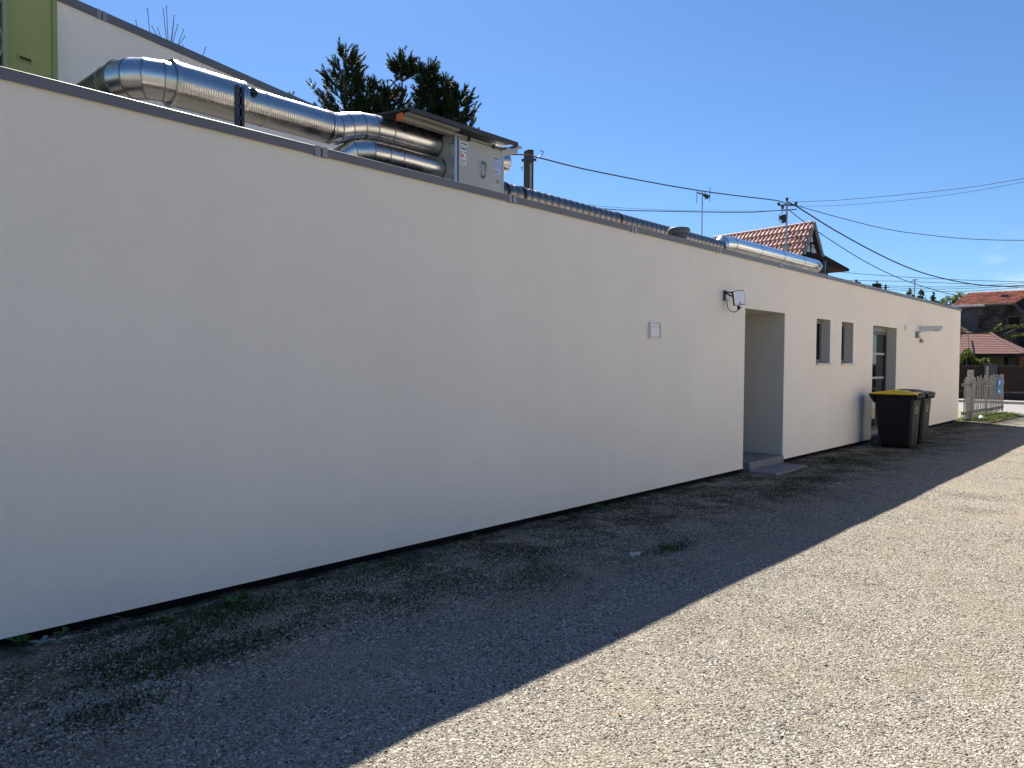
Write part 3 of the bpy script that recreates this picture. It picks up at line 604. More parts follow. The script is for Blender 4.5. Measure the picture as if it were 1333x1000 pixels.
sticker(5.715, 5.82, 3.605, 3.775, mark_lb, [(.08,.5,.86,.95,mark_dk), (.62,.9,.86,.93,mark_bl), (.08,.42,.68,.72,mark_bl), (.55,.9,.68,.72,mark_bl), (.08,.42,.52,.56,mark_bl), (.55,.9,.52,.56,mark_bl), (.08,.42,.36,.40,mark_bl), (.55,.9,.36,.40,mark_bl), (.08,.6,.08,.13,mark_dk)])
sb = MB()
for i, ww in enumerate((.02,.004,.014,.004,.01,.018,.004,.01)): sb.box(5.225+i*.016, 5.225+i*.016+ww*.6, yf-.0012, yf+.0006, 3.845, 3.862)
part('print', sb, mark_dk, un)
sb = MB()
for i in range(5): sb.box(ux0-.0015, ux0-.0003, .84+i*.012, .847+i*.012, 3.80, 3.81)
part('print', sb, mark_dk, un)
# sloping canopy with folded edge
cv = MB(); x0, x1 = 4.46, 6.02
cv.prism([(x0,.66,3.93),(x0,.66,3.948),(x0,2.1,4.09),(x0,2.1,4.072)], (x1-x0-.08,0,0))
part('canopy', cv, canopy_m, un)
part('canopy_edge', MB().box(x0-.005,x1-.07,.648,.6595,3.905,3.95), canopy_m, un)
part('canopy_trim', MB().box(x1-.079,x1,.66,.90,3.90,3.925).box(x1-.20,x1-.02,.70,.9,3.855,3.885), profile_m, un)
part('canopy_rail', MB().box(x0+.02,ux0-.02,.78,.86,3.87,3.918).box(x0+.02,ux0-.02,.70,.76,3.895,3.92), fascia_m, un, bevel=0.003)
part('rail_cap', MB().box(x0+.005,x0+.0195,.775,.865,3.865,3.925), orange_m, un)
part('canopy_rail', MB().box(x0+.02,ux1,1.5,1.58,3.94,3.985), fascia_m, un)
# outlet hood on the far side
hd = thing('outlet_hood', (6.0, 1.15, 3.75), 'shiny slanted outlet hood on the right side of the box unit', 'hood')
part('hood', MB().tube([(5.88,1.05,3.83),(5.97,1.05,3.83),(6.13,1.05,3.845)], [.075,.078,.125], 24, caps=False), elbow_m, hd)
part('rim', MB().tube([(6.13,1.05,3.845),(6.142,1.05,3.846)], [.128,.128], 24, caps=False), seam_m, hd)

# long runs towards the far end
YL, ZL = .98, 3.479
sd_ = thing('spiral_duct', (8.7, YL, 3.0), 'long dull ribbed foil duct lying along the roof edge right of the box unit', 'air duct')
xx = 5.83
while xx < 11.2:
    L_ = .122
    part('duct_band', MB().tube([(xx,YL,ZL),(xx+.004,YL,ZL),(xx+.018,YL,ZL),(xx+.06,YL,ZL),(xx+.1,YL,ZL),(xx+L_-.002,YL,ZL)], [.106,.111,.117,.1195,.117,.107], 28, caps=False), foil_m, sd_)
    xx += L_
for x in (6.02, 6.32, 8.24, 11.2): part('clamp', MB().tube([(x,YL,ZL),(x+.025,YL,ZL)], .125, 28), black_pl, sd_)
part('cable', MB().tube([(6.00,.85,3.56),(6.02,.82,3.47),(5.97,.83,3.41),(6.06,.80,3.36),(6.2,.83,3.34),(6.3,.85,3.29)], .008, 6), black_pl, sd_)
part('cable', MB().tube([(5.93,.86,3.39),(6.06,.80,3.43),(6.1,.81,3.34),(6.0,.84,3.28)], .007, 6), black_pl, sd_)
st = thing('smooth_duct', (13.4, YL, 3.0), 'long bright smooth steel duct ending in a bend near the tiled gable', 'air duct')
gored([(11.22,YL,ZL),(11.33,YL,3.56),(11.68,YL,3.588),(12.65,YL,3.593),(13.63,YL,3.598),(14.61,YL,3.603),(15.46,YL,3.603)], [.119]*7, st, shine_m, name='straight_section')
gored([(15.46,YL,3.603),(15.58,1.01,3.598),(15.66,1.09,3.58),(15.70,1.21,3.50),(15.70,1.30,3.35),(15.70,1.30,2.93)], .119, st, shine_m)
part('collar', MB().tube([(11.64,YL,3.586),(11.67,YL,3.588)], .124, 28), elbow_m, st)
t = thing('duct_support', (15.48, .80, 2.92), 'short dark steel post before the bend of the bright far duct', 'post')
part('channel', MB().box(15.46,15.52,.79,.83,2.92,3.70), dark_mt, t); part('arm', MB().box(15.46,15.52,.83,.88,3.44,3.48), dark_mt, t)
t = thing('roof_vent', (9.1, .5, 2.92), 'grey round roof vent with a flat cap standing before the ribbed duct', 'roof vent')
vp = mat('vent_grey', (0.11,0.125,0.13), 0.6)
part('neck', MB().tube([(9.1,.5,2.92),(9.1,.5,3.26),(9.1,.5,3.27),(9.1,.5,3.31),(9.1,.5,3.32),(9.1,.5,3.37)], [.10,.10,.108,.108,.10,.10], 24), vp, t)
part('cap', MB().tube([(9.1,.5,3.365),(9.1,.5,3.375),(9.1,.5,3.43),(9.1,.5,3.445)], [.145,.152,.152,.135], 28), vp, t)

# ------------------------------------------------------------------ wheeled bins
def make_bin(loc, label, lidm):
    b = thing('wheeled_bin', loc, label, 'wheelie bin', 'wheeled bins by the glazed door'); x, y, z = loc
    # x: across (0.58), y: front towards -y
    def ringz(zz, wx, y0, y1, c=.04):
        return [(x-wx+c,y+y0,zz),(x+wx-c,y+y0,zz),(x+wx,y+y0+c,zz),(x+wx,y+y1-c,zz),(x+wx-c,y+y1,zz),(x-wx+c,y+y1,zz),(x-wx,y+y1-c,zz),(x-wx,y+y0+c,zz)]
    secs = [(.03,.238,-.315,.23),(.06,.247,-.32,.24),(.30,.257,-.332,.26),(.62,.268,-.346,.285),(.90,.278,-.365,.31),(.955,.28,-.37,.32),(.957,.296,-.385,.335),(1.0,.298,-.387,.335)]
    V = []; n = 8
    for s_ in secs: V += ringz(z+s_[0], *s_[1:])
    F = [(k*n+j, k*n+(j+1)%n, (k+1)*n+(j+1)%n, (k+1)*n+j) for k in range(len(secs)-1) for j in range(n)] + [tuple(range(n))[::-1], tuple(range((len(secs)-1)*n, len(secs)*n))]
    part('body', MB().add(V, F, False), bin_m, b, bevel=0.004)
    lip = MB()
    lip.box(x-.29,x+.29,y-.425,y-.388,z+.955,z+1.0)
    for i in range(9): lip.box(x-.25+i*.06,x-.235+i*.06,y-.42,y-.372,z+.91,z+.9545)
    part('lifting_comb', lip, bin_m, b)
    l = MB(); l.prism([(x-.30,y-.41,z+1.004),(x-.30,y-.41,z+1.028),(x-.30,y-.34,z+1.040),(x-.30,y-.10,z+1.055),(x-.30,y+.22,z+1.055),(x-.30,y+.33,z+1.035),(x-.30,y+.40,z+1.02),(x-.30,y+.40,z+1.004)], (.60,0,0))
    ld = part('lid', l, lidm, b, bevel=0.008)
    part('lid_dome', MB().prism([(x-.21,y-.22,z+1.052),(x-.21,y-.16,z+1.075),(x-.21,y+.12,z+1.078),(x-.21,y+.20,z+1.052)], (.42,0,0)), lidm, ld, bevel=0.008)
    part('lid_grip', MB().box(x-.15,x-.03,y-.455,y-.412,z+1.006,z+1.03).box(x+.03,x+.15,y-.455,y-.412,z+1.006,z+1.03), lidm if lidm is not yellow_m else bin_m, ld, bevel=0.004)
    part('handle', MB().tube([(x-.2,y+.33,z+.99),(x-.2,y+.43,z+1.0),(x+.2,y+.43,z+1.0),(x+.2,y+.33,z+.99)], .015, 8).prism([(x-.27,y+.33,z+.84),(x-.27,y+.42,z+.985),(x-.27,y+.33,z+.985)], (.54,0,0)), bin_m, b)
    for sx in (-1, 1):
        wh = part('wheel', MB().tube([(x+sx*.235,y+.27,z+.10),(x+sx*.285,y+.27,z+.10)], .10, 20), black_pl, b)
        part('hub', MB().tube([(x+sx*.286,y+.27,z+.10),(x+sx*.29,y+.27,z+.10)], .04, 12), dark_mt, wh)
    part('axle', MB().tube([(x-.235,y+.27,z+.10),(x+.235,y+.27,z+.10)], .012, 8), dark_mt, b)
    mk = MB(); yf_ = lambda zz: y-.345-(zz-.62)*.0714-.0015
    def m_(x0,x1,z0,z1):
        mk.prism([(x+x0,yf_(z0),z+z0),(x+x1,yf_(z0),z+z0),(x+x1,yf_(z1),z+z1),(x+x0,yf_(z1),z+z1)], (0,-.0012,0))
    m_(-.06,.06,.745,.757); m_(-.06,-.045,.70,.80); m_(.045,.06,.70,.80); m_(-.07,.07,.655,.667); m_(-.05,.05,.675,.683)
    part('printed_mark', mk, mat('bin_mark',(0.45,0.45,0.43),0.6), b)
    return b
make_bin((15.36, -.63, ZG), 'black wheeled bin with a yellow lid, nearest to the doorway', yellow_m)
make_bin((16.25, -.60, ZG), 'all black wheeled bin standing behind the yellow-lidded one', binlid2)

# ------------------------------------------------------------------ picket gate at the corner
gt = thing('picket_fence', (26.2, -.25, 0), 'weathered grey wooden picket gate and fence at the far corner of the white building', 'fence')
A_ = Vector((23.78, -.11, 0)); B_ = Vector((28.45, -.35, 0)); fd = (B_-A_).normalized(); fn = Vector((-fd.y, fd.x, 0)); Lf = (B_-A_).length
pk = []
for v_ in range(4):
    m_ = MB(); wv = [.082,.092,.075,.10][v_]; h_ = [1.20,1.23,1.18,1.24][v_]
    m_.prism([(-wv/2,-.006,.06),(wv/2,-.006,.06),(wv/2,-.006,h_-.02),(wv*.25,-.006,h_),(-wv*.25,-.006,h_),(-wv/2,-.006,h_-.02)], (0,.012,0)); pk.append(m_.mesh('picket', picket_m))
zr = math.atan2(fd.y, fd.x); s_ = .06; i = 0
while s_ < Lf:
    if not (.52 < s_ < .77) and abs(s_-2.55) > .09:
        q = A_+fd*s_ + fn*random.uniform(-.004,.004) - gt.location
        inst('picket', pk[i%4], gt, (q.x, q.y, random.uniform(-.02,.03)+.06*s_/Lf), (random.uniform(-.01,.01), random.uniform(-.012,.012), zr+random.uniform(-.03,.03)))
    s_ += random.uniform(.178,.205); i += 1
for z in (.22, 1.02):
    part('rail', MB().beam(A_+fn*.035+Vector((0,0,z)), A_+fd*2.47+fn*.035+Vector((0,0,z+.02)), .045, .09), picket_m, gt)
    part('rail', MB().beam(A_+fd*2.63+fn*.035+Vector((0,0,z)), B_+fn*.035+Vector((0,0,z+.02)), .045, .09), picket_m, gt)
q = A_+fd*.64; part('post', MB().box(q.x-.07,q.x+.07,q.y-.07,q.y+.07,-.05,1.44), picket_m, gt, bevel=0.006)
q = A_+fd*2.55+fn*.02; part('slim_post', MB().box(q.x-.03,q.x+.03,q.y-.03,q.y+.03,-.05,1.56), mat('steel_post',(0.20,0.18,0.16),0.6), gt)
part('latch', MB().beam(A_+fd*2.3-fn*.03+Vector((0,0,.95)), A_+fd*2.85-fn*.03+Vector((0,0,.95)), .03), galv, gt)
part('chain', MB().tube([A_+fd*2.6-fn*.04+Vector((0,0,.93)), A_+fd*2.72-fn*.05+Vector((0,0,.82)), A_+fd*2.75-fn*.05+Vector((0,0,.72))], .014, 6), galv, gt)
part('hinge', MB().beam(A_+fd*.75-fn*.03+Vector((0,0,1.0)), A_+fd*1.0-fn*.03+Vector((0,0,1.0)), .035), galv, gt)
def fpt(s_, o_, z): return A_+fd*s_-fn*o_+Vector((0,0,z))
sg = thing('blue_sign', fpt(3.85,.03,.9), 'narrow blue sign with white figures hanging on the picket gate', 'sign')
part('plate', MB().prism([fpt(3.62,.02,.66),fpt(4.08,.02,.66),fpt(4.08,.02,1.16),fpt(3.62,.02,1.16)], -fn*.01), blue_m, sg)
part('figure', MB().prism([fpt(3.750,.031,.98),fpt(3.820,.031,.96),fpt(3.920,.031,1.02),fpt(3.930,.031,1.10),fpt(3.860,.031,1.12),fpt(3.800,.031,1.06)], -fn*.002).prism([fpt(3.720,.031,.76),fpt(3.920,.031,.70),fpt(3.960,.031,.74),fpt(3.770,.031,.82)], -fn*.002), marks_m, sg)
tag(part('crumpled_litter', MB().tube([(24.75,-.33,.03),(24.83,-.36,.07),(24.93,-.38,.05),(25.02,-.42,.03)], [.02,.07,.05,.02], 7), mat('litter_white',(0.75,0.8,0.83),0.7), origin=(24.85,-.36,.02)), 'small crumpled white litter on the ground by the fence post', 'litter')
tag(part('stone_chip', MB().prism([(5.05,-1.42,ZG),(5.12,-1.47,ZG),(5.19,-1.43,ZG),(5.10,-1.385,ZG)], (0,0,.018)), mat('chip',(0.42,0.41,0.39),0.8), origin=(5.11,-1.44,ZG)), 'flat pale stone chip lying in the shade on the dark gravel', 'stone')

lm = mat('loose_stone', (0.30,0.28,0.25), 0.85, var=0.3, vscale=30)
ls = MB(); R_ = random.Random(5)
def lump(mb, x, y, r_):
    n = 7; a0 = R_.uniform(0,6.28); z = yard_z(x, y); ring = lambda k, zz: [(x+r_*k*R_.uniform(.8,1.15)*math.cos(a0+6.283*i/n), y+r_*k*R_.uniform(.7,1.0)*math.sin(a0+6.283*i/n), z+zz) for i in range(n)]
    a = ring(.85,-.004); b = ring(1,.25*r_); c_ = ring(.6,.62*r_); mb.add(a+b+c_, [(k*n+i, k*n+(i+1)%n, (k+1)*n+(i+1)%n, (k+1)*n+i) for k in range(2) for i in range(n)]+[tuple(range(2*n,3*n))])
for _ in range(240):
    x = R_.uniform(.8,1)**1 * R_.uniform(.6, 14); y = R_.uniform(-4.6, -.1); lump(ls, x, y, R_.uniform(.007,.014))
tag(part('loose_stones', ls, lm, kind='stuff'), 'larger loose pebbles strewn over the fine gravel', 'stones')
dl = MB()
for _ in range(46):
    x = R_.uniform(.9, 9); y = R_.uniform(-3.6,-.08); z = yard_z(x,y)+.006; a = R_.uniform(0,6.28); l_ = R_.uniform(.012,.026); ca, sa = math.cos(a)*l_, math.sin(a)*l_
    dl.add([(x-ca,y-sa,z),(x-sa*.5,y+ca*.5,z+.006),(x+ca,y+sa,z+.002),(x+sa*.5,y-ca*.5,z+.005)], [(0,1,2),(0,2,3)])
tag(part('dry_leaves', dl, mat('dry_leaf',(0.20,0.12,0.06),0.8), kind='stuff'), 'a few small curled brown dry leaves scattered on the gravel', 'leaves')

# ------------------------------------------------------------------ vegetation helpers
def blades(pts, h, w, lean, mt, name, kind='stuff', label=None, cat=None):
    V = []; F = []
    for (x, y, z) in pts:
        a = random.uniform(0, 6.283); hh = h*random.uniform(.5, 1.3); l = lean*random.uniform(.2, 1.3)*hh; ww = w*random.uniform(.6, 1.3)
        ca, sa = math.cos(a), math.sin(a); dx, dy = -sa*ww/2, ca*ww/2; o_ = len(V)
        V += [(x-dx,y-dy,z),(x+dx,y+dy,z),(x+ca*l*.4-dx*.8,y+sa*l*.4-dy*.8,z+hh*.6),(x+ca*l*.4+dx*.8,y+sa*l*.4+dy*.8,z+hh*.6),(x+ca*l,y+sa*l,z+hh*.85)]
        F += [(o_,o_+1,o_+3,o_+2),(o_+2,o_+3,o_+4)]
    ob = part(name, MB().add(V, F), mt, kind=kind)
    if label: tag(ob, label, cat)
    return ob
def leaf_cloud(centres, size, mt, parent, name='crown', flat=.5):
    n = len(centres); C = np.array(centres); V = np.zeros((n*4, 3))
    a = rng.normal(size=(n,3)); a /= np.linalg.norm(a, axis=1)[:,None]; b = rng.normal(size=(n,3)); b -= (b*a).sum(1)[:,None]*a; b /= np.linalg.norm(b, axis=1)[:,None]
    s_ = size*rng.uniform(.5,1.3,(n,1))
    V[0::4] = C-a*s_; V[1::4] = C-b*s_*flat; V[2::4] = C+a*s_; V[3::4] = C+b*s_*flat
    me = bpy.data.meshes.new(name); o0 = np.array(parent['_o']); me.from_pydata((V-o0).tolist(), [], [(4*i,4*i+1,4*i+2,4*i+3) for i in range(n)])
    me.materials.append(mt); ob = bpy.data.objects.new(name, me); COL.objects.link(ob); ob.parent = parent; return ob

# ------------------------------------------------------------------ pines behind the rear building
def pine(loc, top, label, seed, spread=1.0, crown_from=5.2, lean=(0,0), limbs=(), gap=None):
    R = random.Random(seed); x, y = loc; t = thing('pine_tree', (x,y,0), label, 'tree', 'pines behind the rear building')
    H = top; ax_ = lambda z: Vector((x+lean[0]*(z/H)**2, y+lean[1]*(z/H)**2, z))
    part('trunk', MB().tube([ax_(H*k/10) for k in range(11)], [max(.015, .17*(1-k/10.3)) for k in range(11)], 8), bark, t)
    br = MB(); shoots = []
    def shoot(p, d, L_): shoots.append((p, d.normalized(), L_))
    z = crown_from
    while z < H-.25:
        if gap and gap[0] < H-z < gap[1]: z += .3; continue
        k = (H-z)/(H-crown_from)
        nb = R.choice((3,4,5)); a0 = R.uniform(0, 6.28)
        for j in range(nb):
            a = a0+6.28*j/nb+R.uniform(-.4,.4); Lb = spread*(.22+1.25*k**.7)*R.uniform(.55,1.25)
            p = ax_(z); pts = [p]; d = Vector((math.cos(a), math.sin(a), .25+.3*(1-k)))
            for q in range(5):
                d.z += .16+R.uniform(-.05,.1); d.x += R.uniform(-.12,.12); d.y += R.uniform(-.12,.12)
                p = p + d.normalized()*Lb/5; pts.append(p)
                if q >= 1:
                    for _ in range(R.choice((2,3,4))):
                        sd2 = Vector((d.x+R.uniform(-.9,.9), d.y+R.uniform(-.9,.9), .6+R.uniform(0,.9))); shoot(p+Vector((R.uniform(-.05,.05),R.uniform(-.05,.05),R.uniform(-.05,.05))), sd2, R.uniform(.18,.42)*(.75+.5*k))
            shoot(pts[-1], d+Vector((0,0,.6)), .32)
            br.tube(pts, [.022*(1-i_/6)+.004 for i_ in range(6)], 5)
        z += R.uniform(.18,.32)
    for (dx, dy, dz, Lb) in limbs:
        p = ax_(H-dz); pts = [p]; d = Vector((dx,dy,.25)).normalized()
        for q in range(6):
            d = (d+Vector((0,0,.12))).normalized(); p = p+d*Lb/6; pts.append(p)
            for _ in range(3): shoot(p, Vector((d.x+R.uniform(-.8,.8), d.y+R.uniform(-.8,.8), .9)), R.uniform(.15,.3))
        br.tube(pts, [.022*(1-i_/7)+.004 for i_ in range(7)], 5)
    for _ in range(14 if not gap else 6): shoot(ax_(H-R.uniform(.1,1.6)), Vector((R.uniform(-1,1),R.uniform(-1,1),1.1)), R.uniform(.2,.4))
    shoot(ax_(H-.35), Vector((.25,0,1)), .3); shoot(ax_(H-.3), Vector((-.3,.1,1)), .26); shoot(ax_(H-.1), Vector((0,0,1)), .22)
    part('limbs', br, bark, t, kind='stuff')
    V = []; F = []
    for p, d, L_ in shoots:
        U = d.orthogonal().normalized(); Wd = d.cross(U); nn = int(L_*190)
        for _ in range(nn):
            s0 = R.random(); q0 = p+d*L_*s0; a = R.uniform(0,6.283); rd_ = U*math.cos(a)+Wd*math.sin(a)
            e = q0+(rd_*.8+d*(.55+.6*s0)).normalized()*R.uniform(.07,.115); tn = d.cross(rd_)*.011; o_ = len(V)
            V += [q0-tn, q0+tn, e]; F.append((o_,o_+1,o_+2))
    me = bpy.data.meshes.new('crown'); me.from_pydata([tuple(Vector(v)-t.location) for v in V], [], F); me.materials.append(needle_m)
    ob = bpy.data.objects.new('crown', me); COL.objects.link(ob); ob.parent = t
    return t
pine((11.90,12.35), 10.05, 'leftmost of the dark pines, tallest, with a long low limb to the left', 3, .85, limbs=((-.55,.65,1.75,1.1),(-.5,.6,2.3,.9)))
pine((12.92,11.20), 9.90, 'dark pine in the middle whose bare trunk shows below its top', 8, .62, crown_from=6.2, gap=(.95,1.65))
pine((12.62,11.45), 9.05, 'low dark pine just left of the one with the bare trunk', 47, .75)
pine((12.25,11.85), 9.15, 'low dark pine just right of the tallest leftmost pine', 41, .8)
pine((13.42,10.70), 9.66, 'slim dark pine just right of the one with the bare trunk', 14, .55)
pine((13.68,10.38), 9.28, 'dark bushy pine second from the right of the row', 21, .6)
pine((13.90,10.05), 8.95, 'rightmost and lowest of the dark pines, above the canopy', 29, .62)
pine((14.55,11.4), 8.35, 'small dark pine top peeping over the canopy edge', 33, .22, crown_from=7.2)
pine((11.3,14.3), 8.95, 'small dark pine top just above the rear roof edge, left of the others', 37, .5)

# bare shrub top above the rear roof
bt = thing('bare_tree', (5.66, 8.62, 0), 'bare leafless grey tree top poking above the rear roof edge', 'tree')
part('trunk', MB().tube([(5.66,8.62,0),(5.68,8.6,3.5),(5.66,8.62,6.9)], [.09,.06,.035], 8), twig_m, bt)
tips = [(5.61,8.70,7.8),(5.57,8.74,7.75),(5.38,8.94,7.76),(5.74,8.54,7.49),(5.24,9.09,7.55),(5.81,8.46,7.4),(6.06,8.17,7.08),(5.82,8.44,7.28),(5.69,8.6,7.52),(5.43,8.88,7.45),(5.5,8.81,7.42),(5.75,8.52,7.13),(5.3,9.02,7.39),(5.80,8.46,7.12),(5.9,8.37,6.99),(5.66,8.5,7.6),(5.55,8.6,7.3),(5.7,8.75,7.2)]
tw = MB()
for i, q in enumerate(tips):
    q = Vector(q); b0 = Vector((5.63+(q.x-5.63)*.12, 8.66+(q.y-8.66)*.12, 6.98)); b1 = b0.lerp(q, .5)+Vector((0,0,-.04*(i%3)))
    if i in (2,4,6,14): b0 = Vector((q.x+(5.66-q.x)*.25, q.y+(8.62-q.y)*.25, 6.6)); b1 = b0.lerp(q,.5)
    tw.tube([Vector((5.65,8.64,6.4)), b0, b1, q-(q-b1)*.05, q], [.009,.008,.006,.006,.011], 5)
part('twigs', tw, twig_m, bt)

# ------------------------------------------------------------------ concrete pole, antennas, wires
t = thing('utility_pole', (22.76, 15.25, 0), 'dark square utility pole standing right of the box unit against the sky', 'utility pole')
part('shaft', MB().prism([(22.62,15.15,0),(22.80,15.02,0),(22.92,15.36,0),(22.72,15.48,0)], (0,0,10.15)), wood_pole, t)
part('pale_strip', MB().prism([(22.66,15.10,0),(22.73,15.05,0),(22.75,15.09,0),(22.69,15.13,0)], (0,0,9.6)), mat('pole_light',(0.28,0.27,0.26),0.9), t)  # paler strip set proud of the dark shaft
part('clamp', MB().box(22.6,22.95,15.0,15.5,9.72,9.82), dark_mt, t)
part('hook', MB().tube([(22.93,15.0,9.85),(23.1,14.85,9.95),(23.15,14.8,10.1),(23.05,14.9,10.15)], .02, 5).tube([(22.6,15.3,9.5),(22.5,15.4,9.45),(22.52,15.38,9.3)], .02, 5), dark_mt, t)

t = thing('roof_antenna', (24.71, 8.52, 0), 'thin mast with a small television antenna left of the tiled house', 'antenna')
part('mast', MB().tube([(24.70,8.50,0),(24.71,8.52,7.85)], .022, 6), galv, t)
part('boom', MB().beam((24.60,8.68,7.80),(24.92,8.32,7.68),.04), wire_g, t)
for a_, z0, z1 in (((24.60,8.68),7.42,7.86),((24.92,8.33),7.48,8.0),((24.80,8.46),7.55,7.82)): part('element', MB().tube([(*a_,z0),(*a_,z1)], .012, 5), wire_g, t)
part('feed_box', MB().beam((24.76,8.49,7.74),(24.88,8.37,7.60),.10), black_pl, t)

def wire(pts, rr, label, mt=wire_m, group='overhead wires'):
    P = [Vector(q) for q in pts]; out = []
    for i in range(len(P)-1):                                   # Catmull-Rom for an even sag
        a, b, c_, d = P[max(i-1,0)], P[i], P[i+1], P[min(i+2,len(P)-1)]
        for k in range(6):
            s_ = k/6; out.append(.5*((2*b)+(c_-a)*s_+(2*a-5*b+4*c_-d)*s_**2+(3*b-3*c_+d-a)*s_**3))
    out.append(P[-1]); tag(part('overhead_wire', MB().tube(out, rr, 5), mt, origin=tuple(P[0])), label, 'wire', group)
wire([(17.43,13.62,9.02),(19.26,13.38,8.95),(20.52,13.22,9.11),(23.3,12.86,9.11),(27.46,12.32,9.25),(30.93,11.87,9.43),(33.75,11.51,9.64),(37.41,11.04,9.93),(38.22,10.93,9.83)], .028, 'thick black cable running from the utility pole to the roof mast')
wire([(17.5,15.3,8.2),(23.81,14.01,8.02),(26.29,13.47,8.08),(29.04,12.88,8.36),(34.3,11.76,8.96),(36.69,11.25,9.32),(38.22,10.92,9.59)], .02, 'lower black cable reaching the roof mast from behind the ribbed duct')
wire([(17.5,15.35,8.35),(23.81,14.01,8.11),(26.3,13.47,8.18),(30.02,12.67,8.52),(34.3,11.76,9.02),(36.69,11.25,9.34),(38.22,10.92,9.59)], .009, 'thin grey wire just above the lower cable left of the roof mast', wire_g)
wire([(38.23,10.93,9.99),(38.73,9.7,9.94),(39.28,8.36,9.92),(40.34,5.79,10.0),(41.35,3.35,10.14),(42.23,1.23,10.39),(43.23,-1.18,10.7)], .013, 'uppermost wire rising from the roof mast to the right', wire_g)
wire([(38.22,10.93,9.79),(38.66,9.86,9.70),(39.28,8.35,9.65),(40.34,5.78,9.72),(41.34,3.34,9.92),(42.23,1.22,10.23),(43.23,-1.18,10.63)], .010, 'thin second wire rising to the right just under the uppermost one', wire_g)
wire([(38.22,10.93,9.95),(38.78,10.67,9.87),(40.87,9.66,9.55),(44.4,7.98,9.12),(47.09,6.7,9.01),(50.52,5.07,9.01),(55.03,2.94,9.26),(60.94,.16,9.76)], .020, 'single wire sagging from the roof mast and levelling off to the right')
wire([(38.22,10.93,9.95),(38.99,10.71,9.85),(42.1,9.79,8.91),(46.44,8.53,7.84),(50.26,7.42,7.18),(54.49,6.2,6.87),(57.9,5.23,6.86),(62.55,3.91,7.12),(70.26,1.74,7.85)], .036, 'thick cable dropping steeply in a long curve right of the roof mast')
wire([(38.27,10.86,9.63),(38.65,10.73,9.43),(40.43,10.09,8.64),(44.01,8.83,7.35),(47.27,7.69,6.52),(50.8,6.47,6.0),(52.98,5.72,5.8)], .022, 'lowest dropping cable from the mast, ending at the brick house roof')
far = [[(63.89,17.68,9.35),(66.44,14.2,8.94),(70.03,9.33,8.56),(72.95,5.36,8.38),(75.27,2.21,8.3)],[(66.61,17.64,8.8),(69.79,13.31,8.68),(72.74,9.29,8.43),(75.38,5.68,8.09),(77.77,2.42,7.88)],[(70.3,16.56,8.63),(72.95,12.87,8.44),(75.18,9.76,8.46),(77.87,6.04,8.77),(80.3,2.68,9.14)],[(73.62,15.89,8.61),(76.29,12.09,8.45),(78.74,8.63,8.6),(80.34,6.37,8.79),(82.8,2.9,9.11)],[(75.78,16.49,8.64),(77.96,13.42,8.44),(79.93,10.66,8.46),(82.75,6.7,8.76),(85.31,3.13,9.05)]]
wl = ['uppermost of the thin distant wires low in the sky at the far end', 'second highest of the thin distant wires low in the sky', 'middle distant wire low in the sky, rising towards the right edge', 'fourth distant wire from the top, just over the chimneys', 'lowest distant wire, just above the roof edge and conifer tips']
for q, lb in zip(far, wl): wire(q, .022, lb, wire_g, group='distant wires low in the sky')

# ------------------------------------------------------------------ tiled gable house
hg = Vector((.985,-.17,0)).normalized(); hn = Vector((-hg.y, hg.x, 0)); HA = Vector((39.47,10.0,0))
ho = thing('gable_house', HA, 'house with a steep red tiled roof and dark half-timbered gable behind the white building', 'house')
def HP(s_, n_, z): return HA+hg*s_+hn*n_+Vector((0,0,z))
pit = rad(61.5); ridge = 9.0; NL = 6.3
cs, sn = math.cos(pit), math.sin(pit)
SL = 3.9                                                     # slope length
def RP(side, n_, l_, up=0.0): return HP(side*(l_*cs+up*sn), n_, ridge-l_*sn+up*cs)
for side in (-1, 1):
    part('roof_slope', MB().prism([RP(side,-.02,0,-.10), RP(side,NL,0,-.10), RP(side,NL,SL,-.10), RP(side,-.02,SL,-.10)], hg*side*.05), tile_d, ho)
# single tiles on the slope in view
tw_, th_ = .26, .40
tb = MB(); prof = [(0,.0),(.03,.035),(.07,.045),(.11,.03),(.15,.0),(.21,-.004),(.262,.004)]
V = []; F = []
for (px_, pz_) in prof: V += [(px_,0,pz_+.02),(px_,-th_-.03,pz_+.02),(px_,-th_-.03,pz_-.04)]
for i in range(len(prof)-1): F += [(3*i,3*i+1,3*i+4,3*i+3),(3*i+1,3*i+2,3*i+5,3*i+4)]
tme = MB().add(V, F).mesh('roof_tile', tile_m)
# frame for the left slope: x along ridge (from gable away), y up-slope, z normal
ux = hn; uy = (hg*cs+Vector((0,0,sn))).normalized(); uz = ux.cross(uy)
if uz.z < 0: uz = -uz
rotm = Matrix((ux, uy, uz)).transposed()
if rotm.determinant() < 0:
    rotm = Matrix((-ux, uy, uz)).transposed(); flip = True
else: flip = False
rows = 8; cols = int(NL/tw_)
for j in range(rows):
    for i in range(cols):
        n_ = (i+1)*tw_ if flip else i*tw_
        p_ = RP(-1, n_, j*th_+.02, .0) - HA
        ob = inst('roof_tile', tme, ho, p_); ob.rotation_euler = (rotm @ Matrix.Rotation(random.uniform(-.012,.012), 3, 'Y') @ Matrix.Rotation(-.18+random.uniform(-.012,.012), 3, 'X')).to_euler()
me = MB().tube([(0,0,0),(.0,.34,0)], [.085,.10], 8).mesh('ridge_tile', tile_m)
for i in range(int(NL/.33)):
    ob = inst('ridge_tile', me, ho, HP(0,i*.33,ridge-.01)-HA); ob.rotation_euler = (0,0,math.atan2(hn.y,hn.x)-math.pi/2)
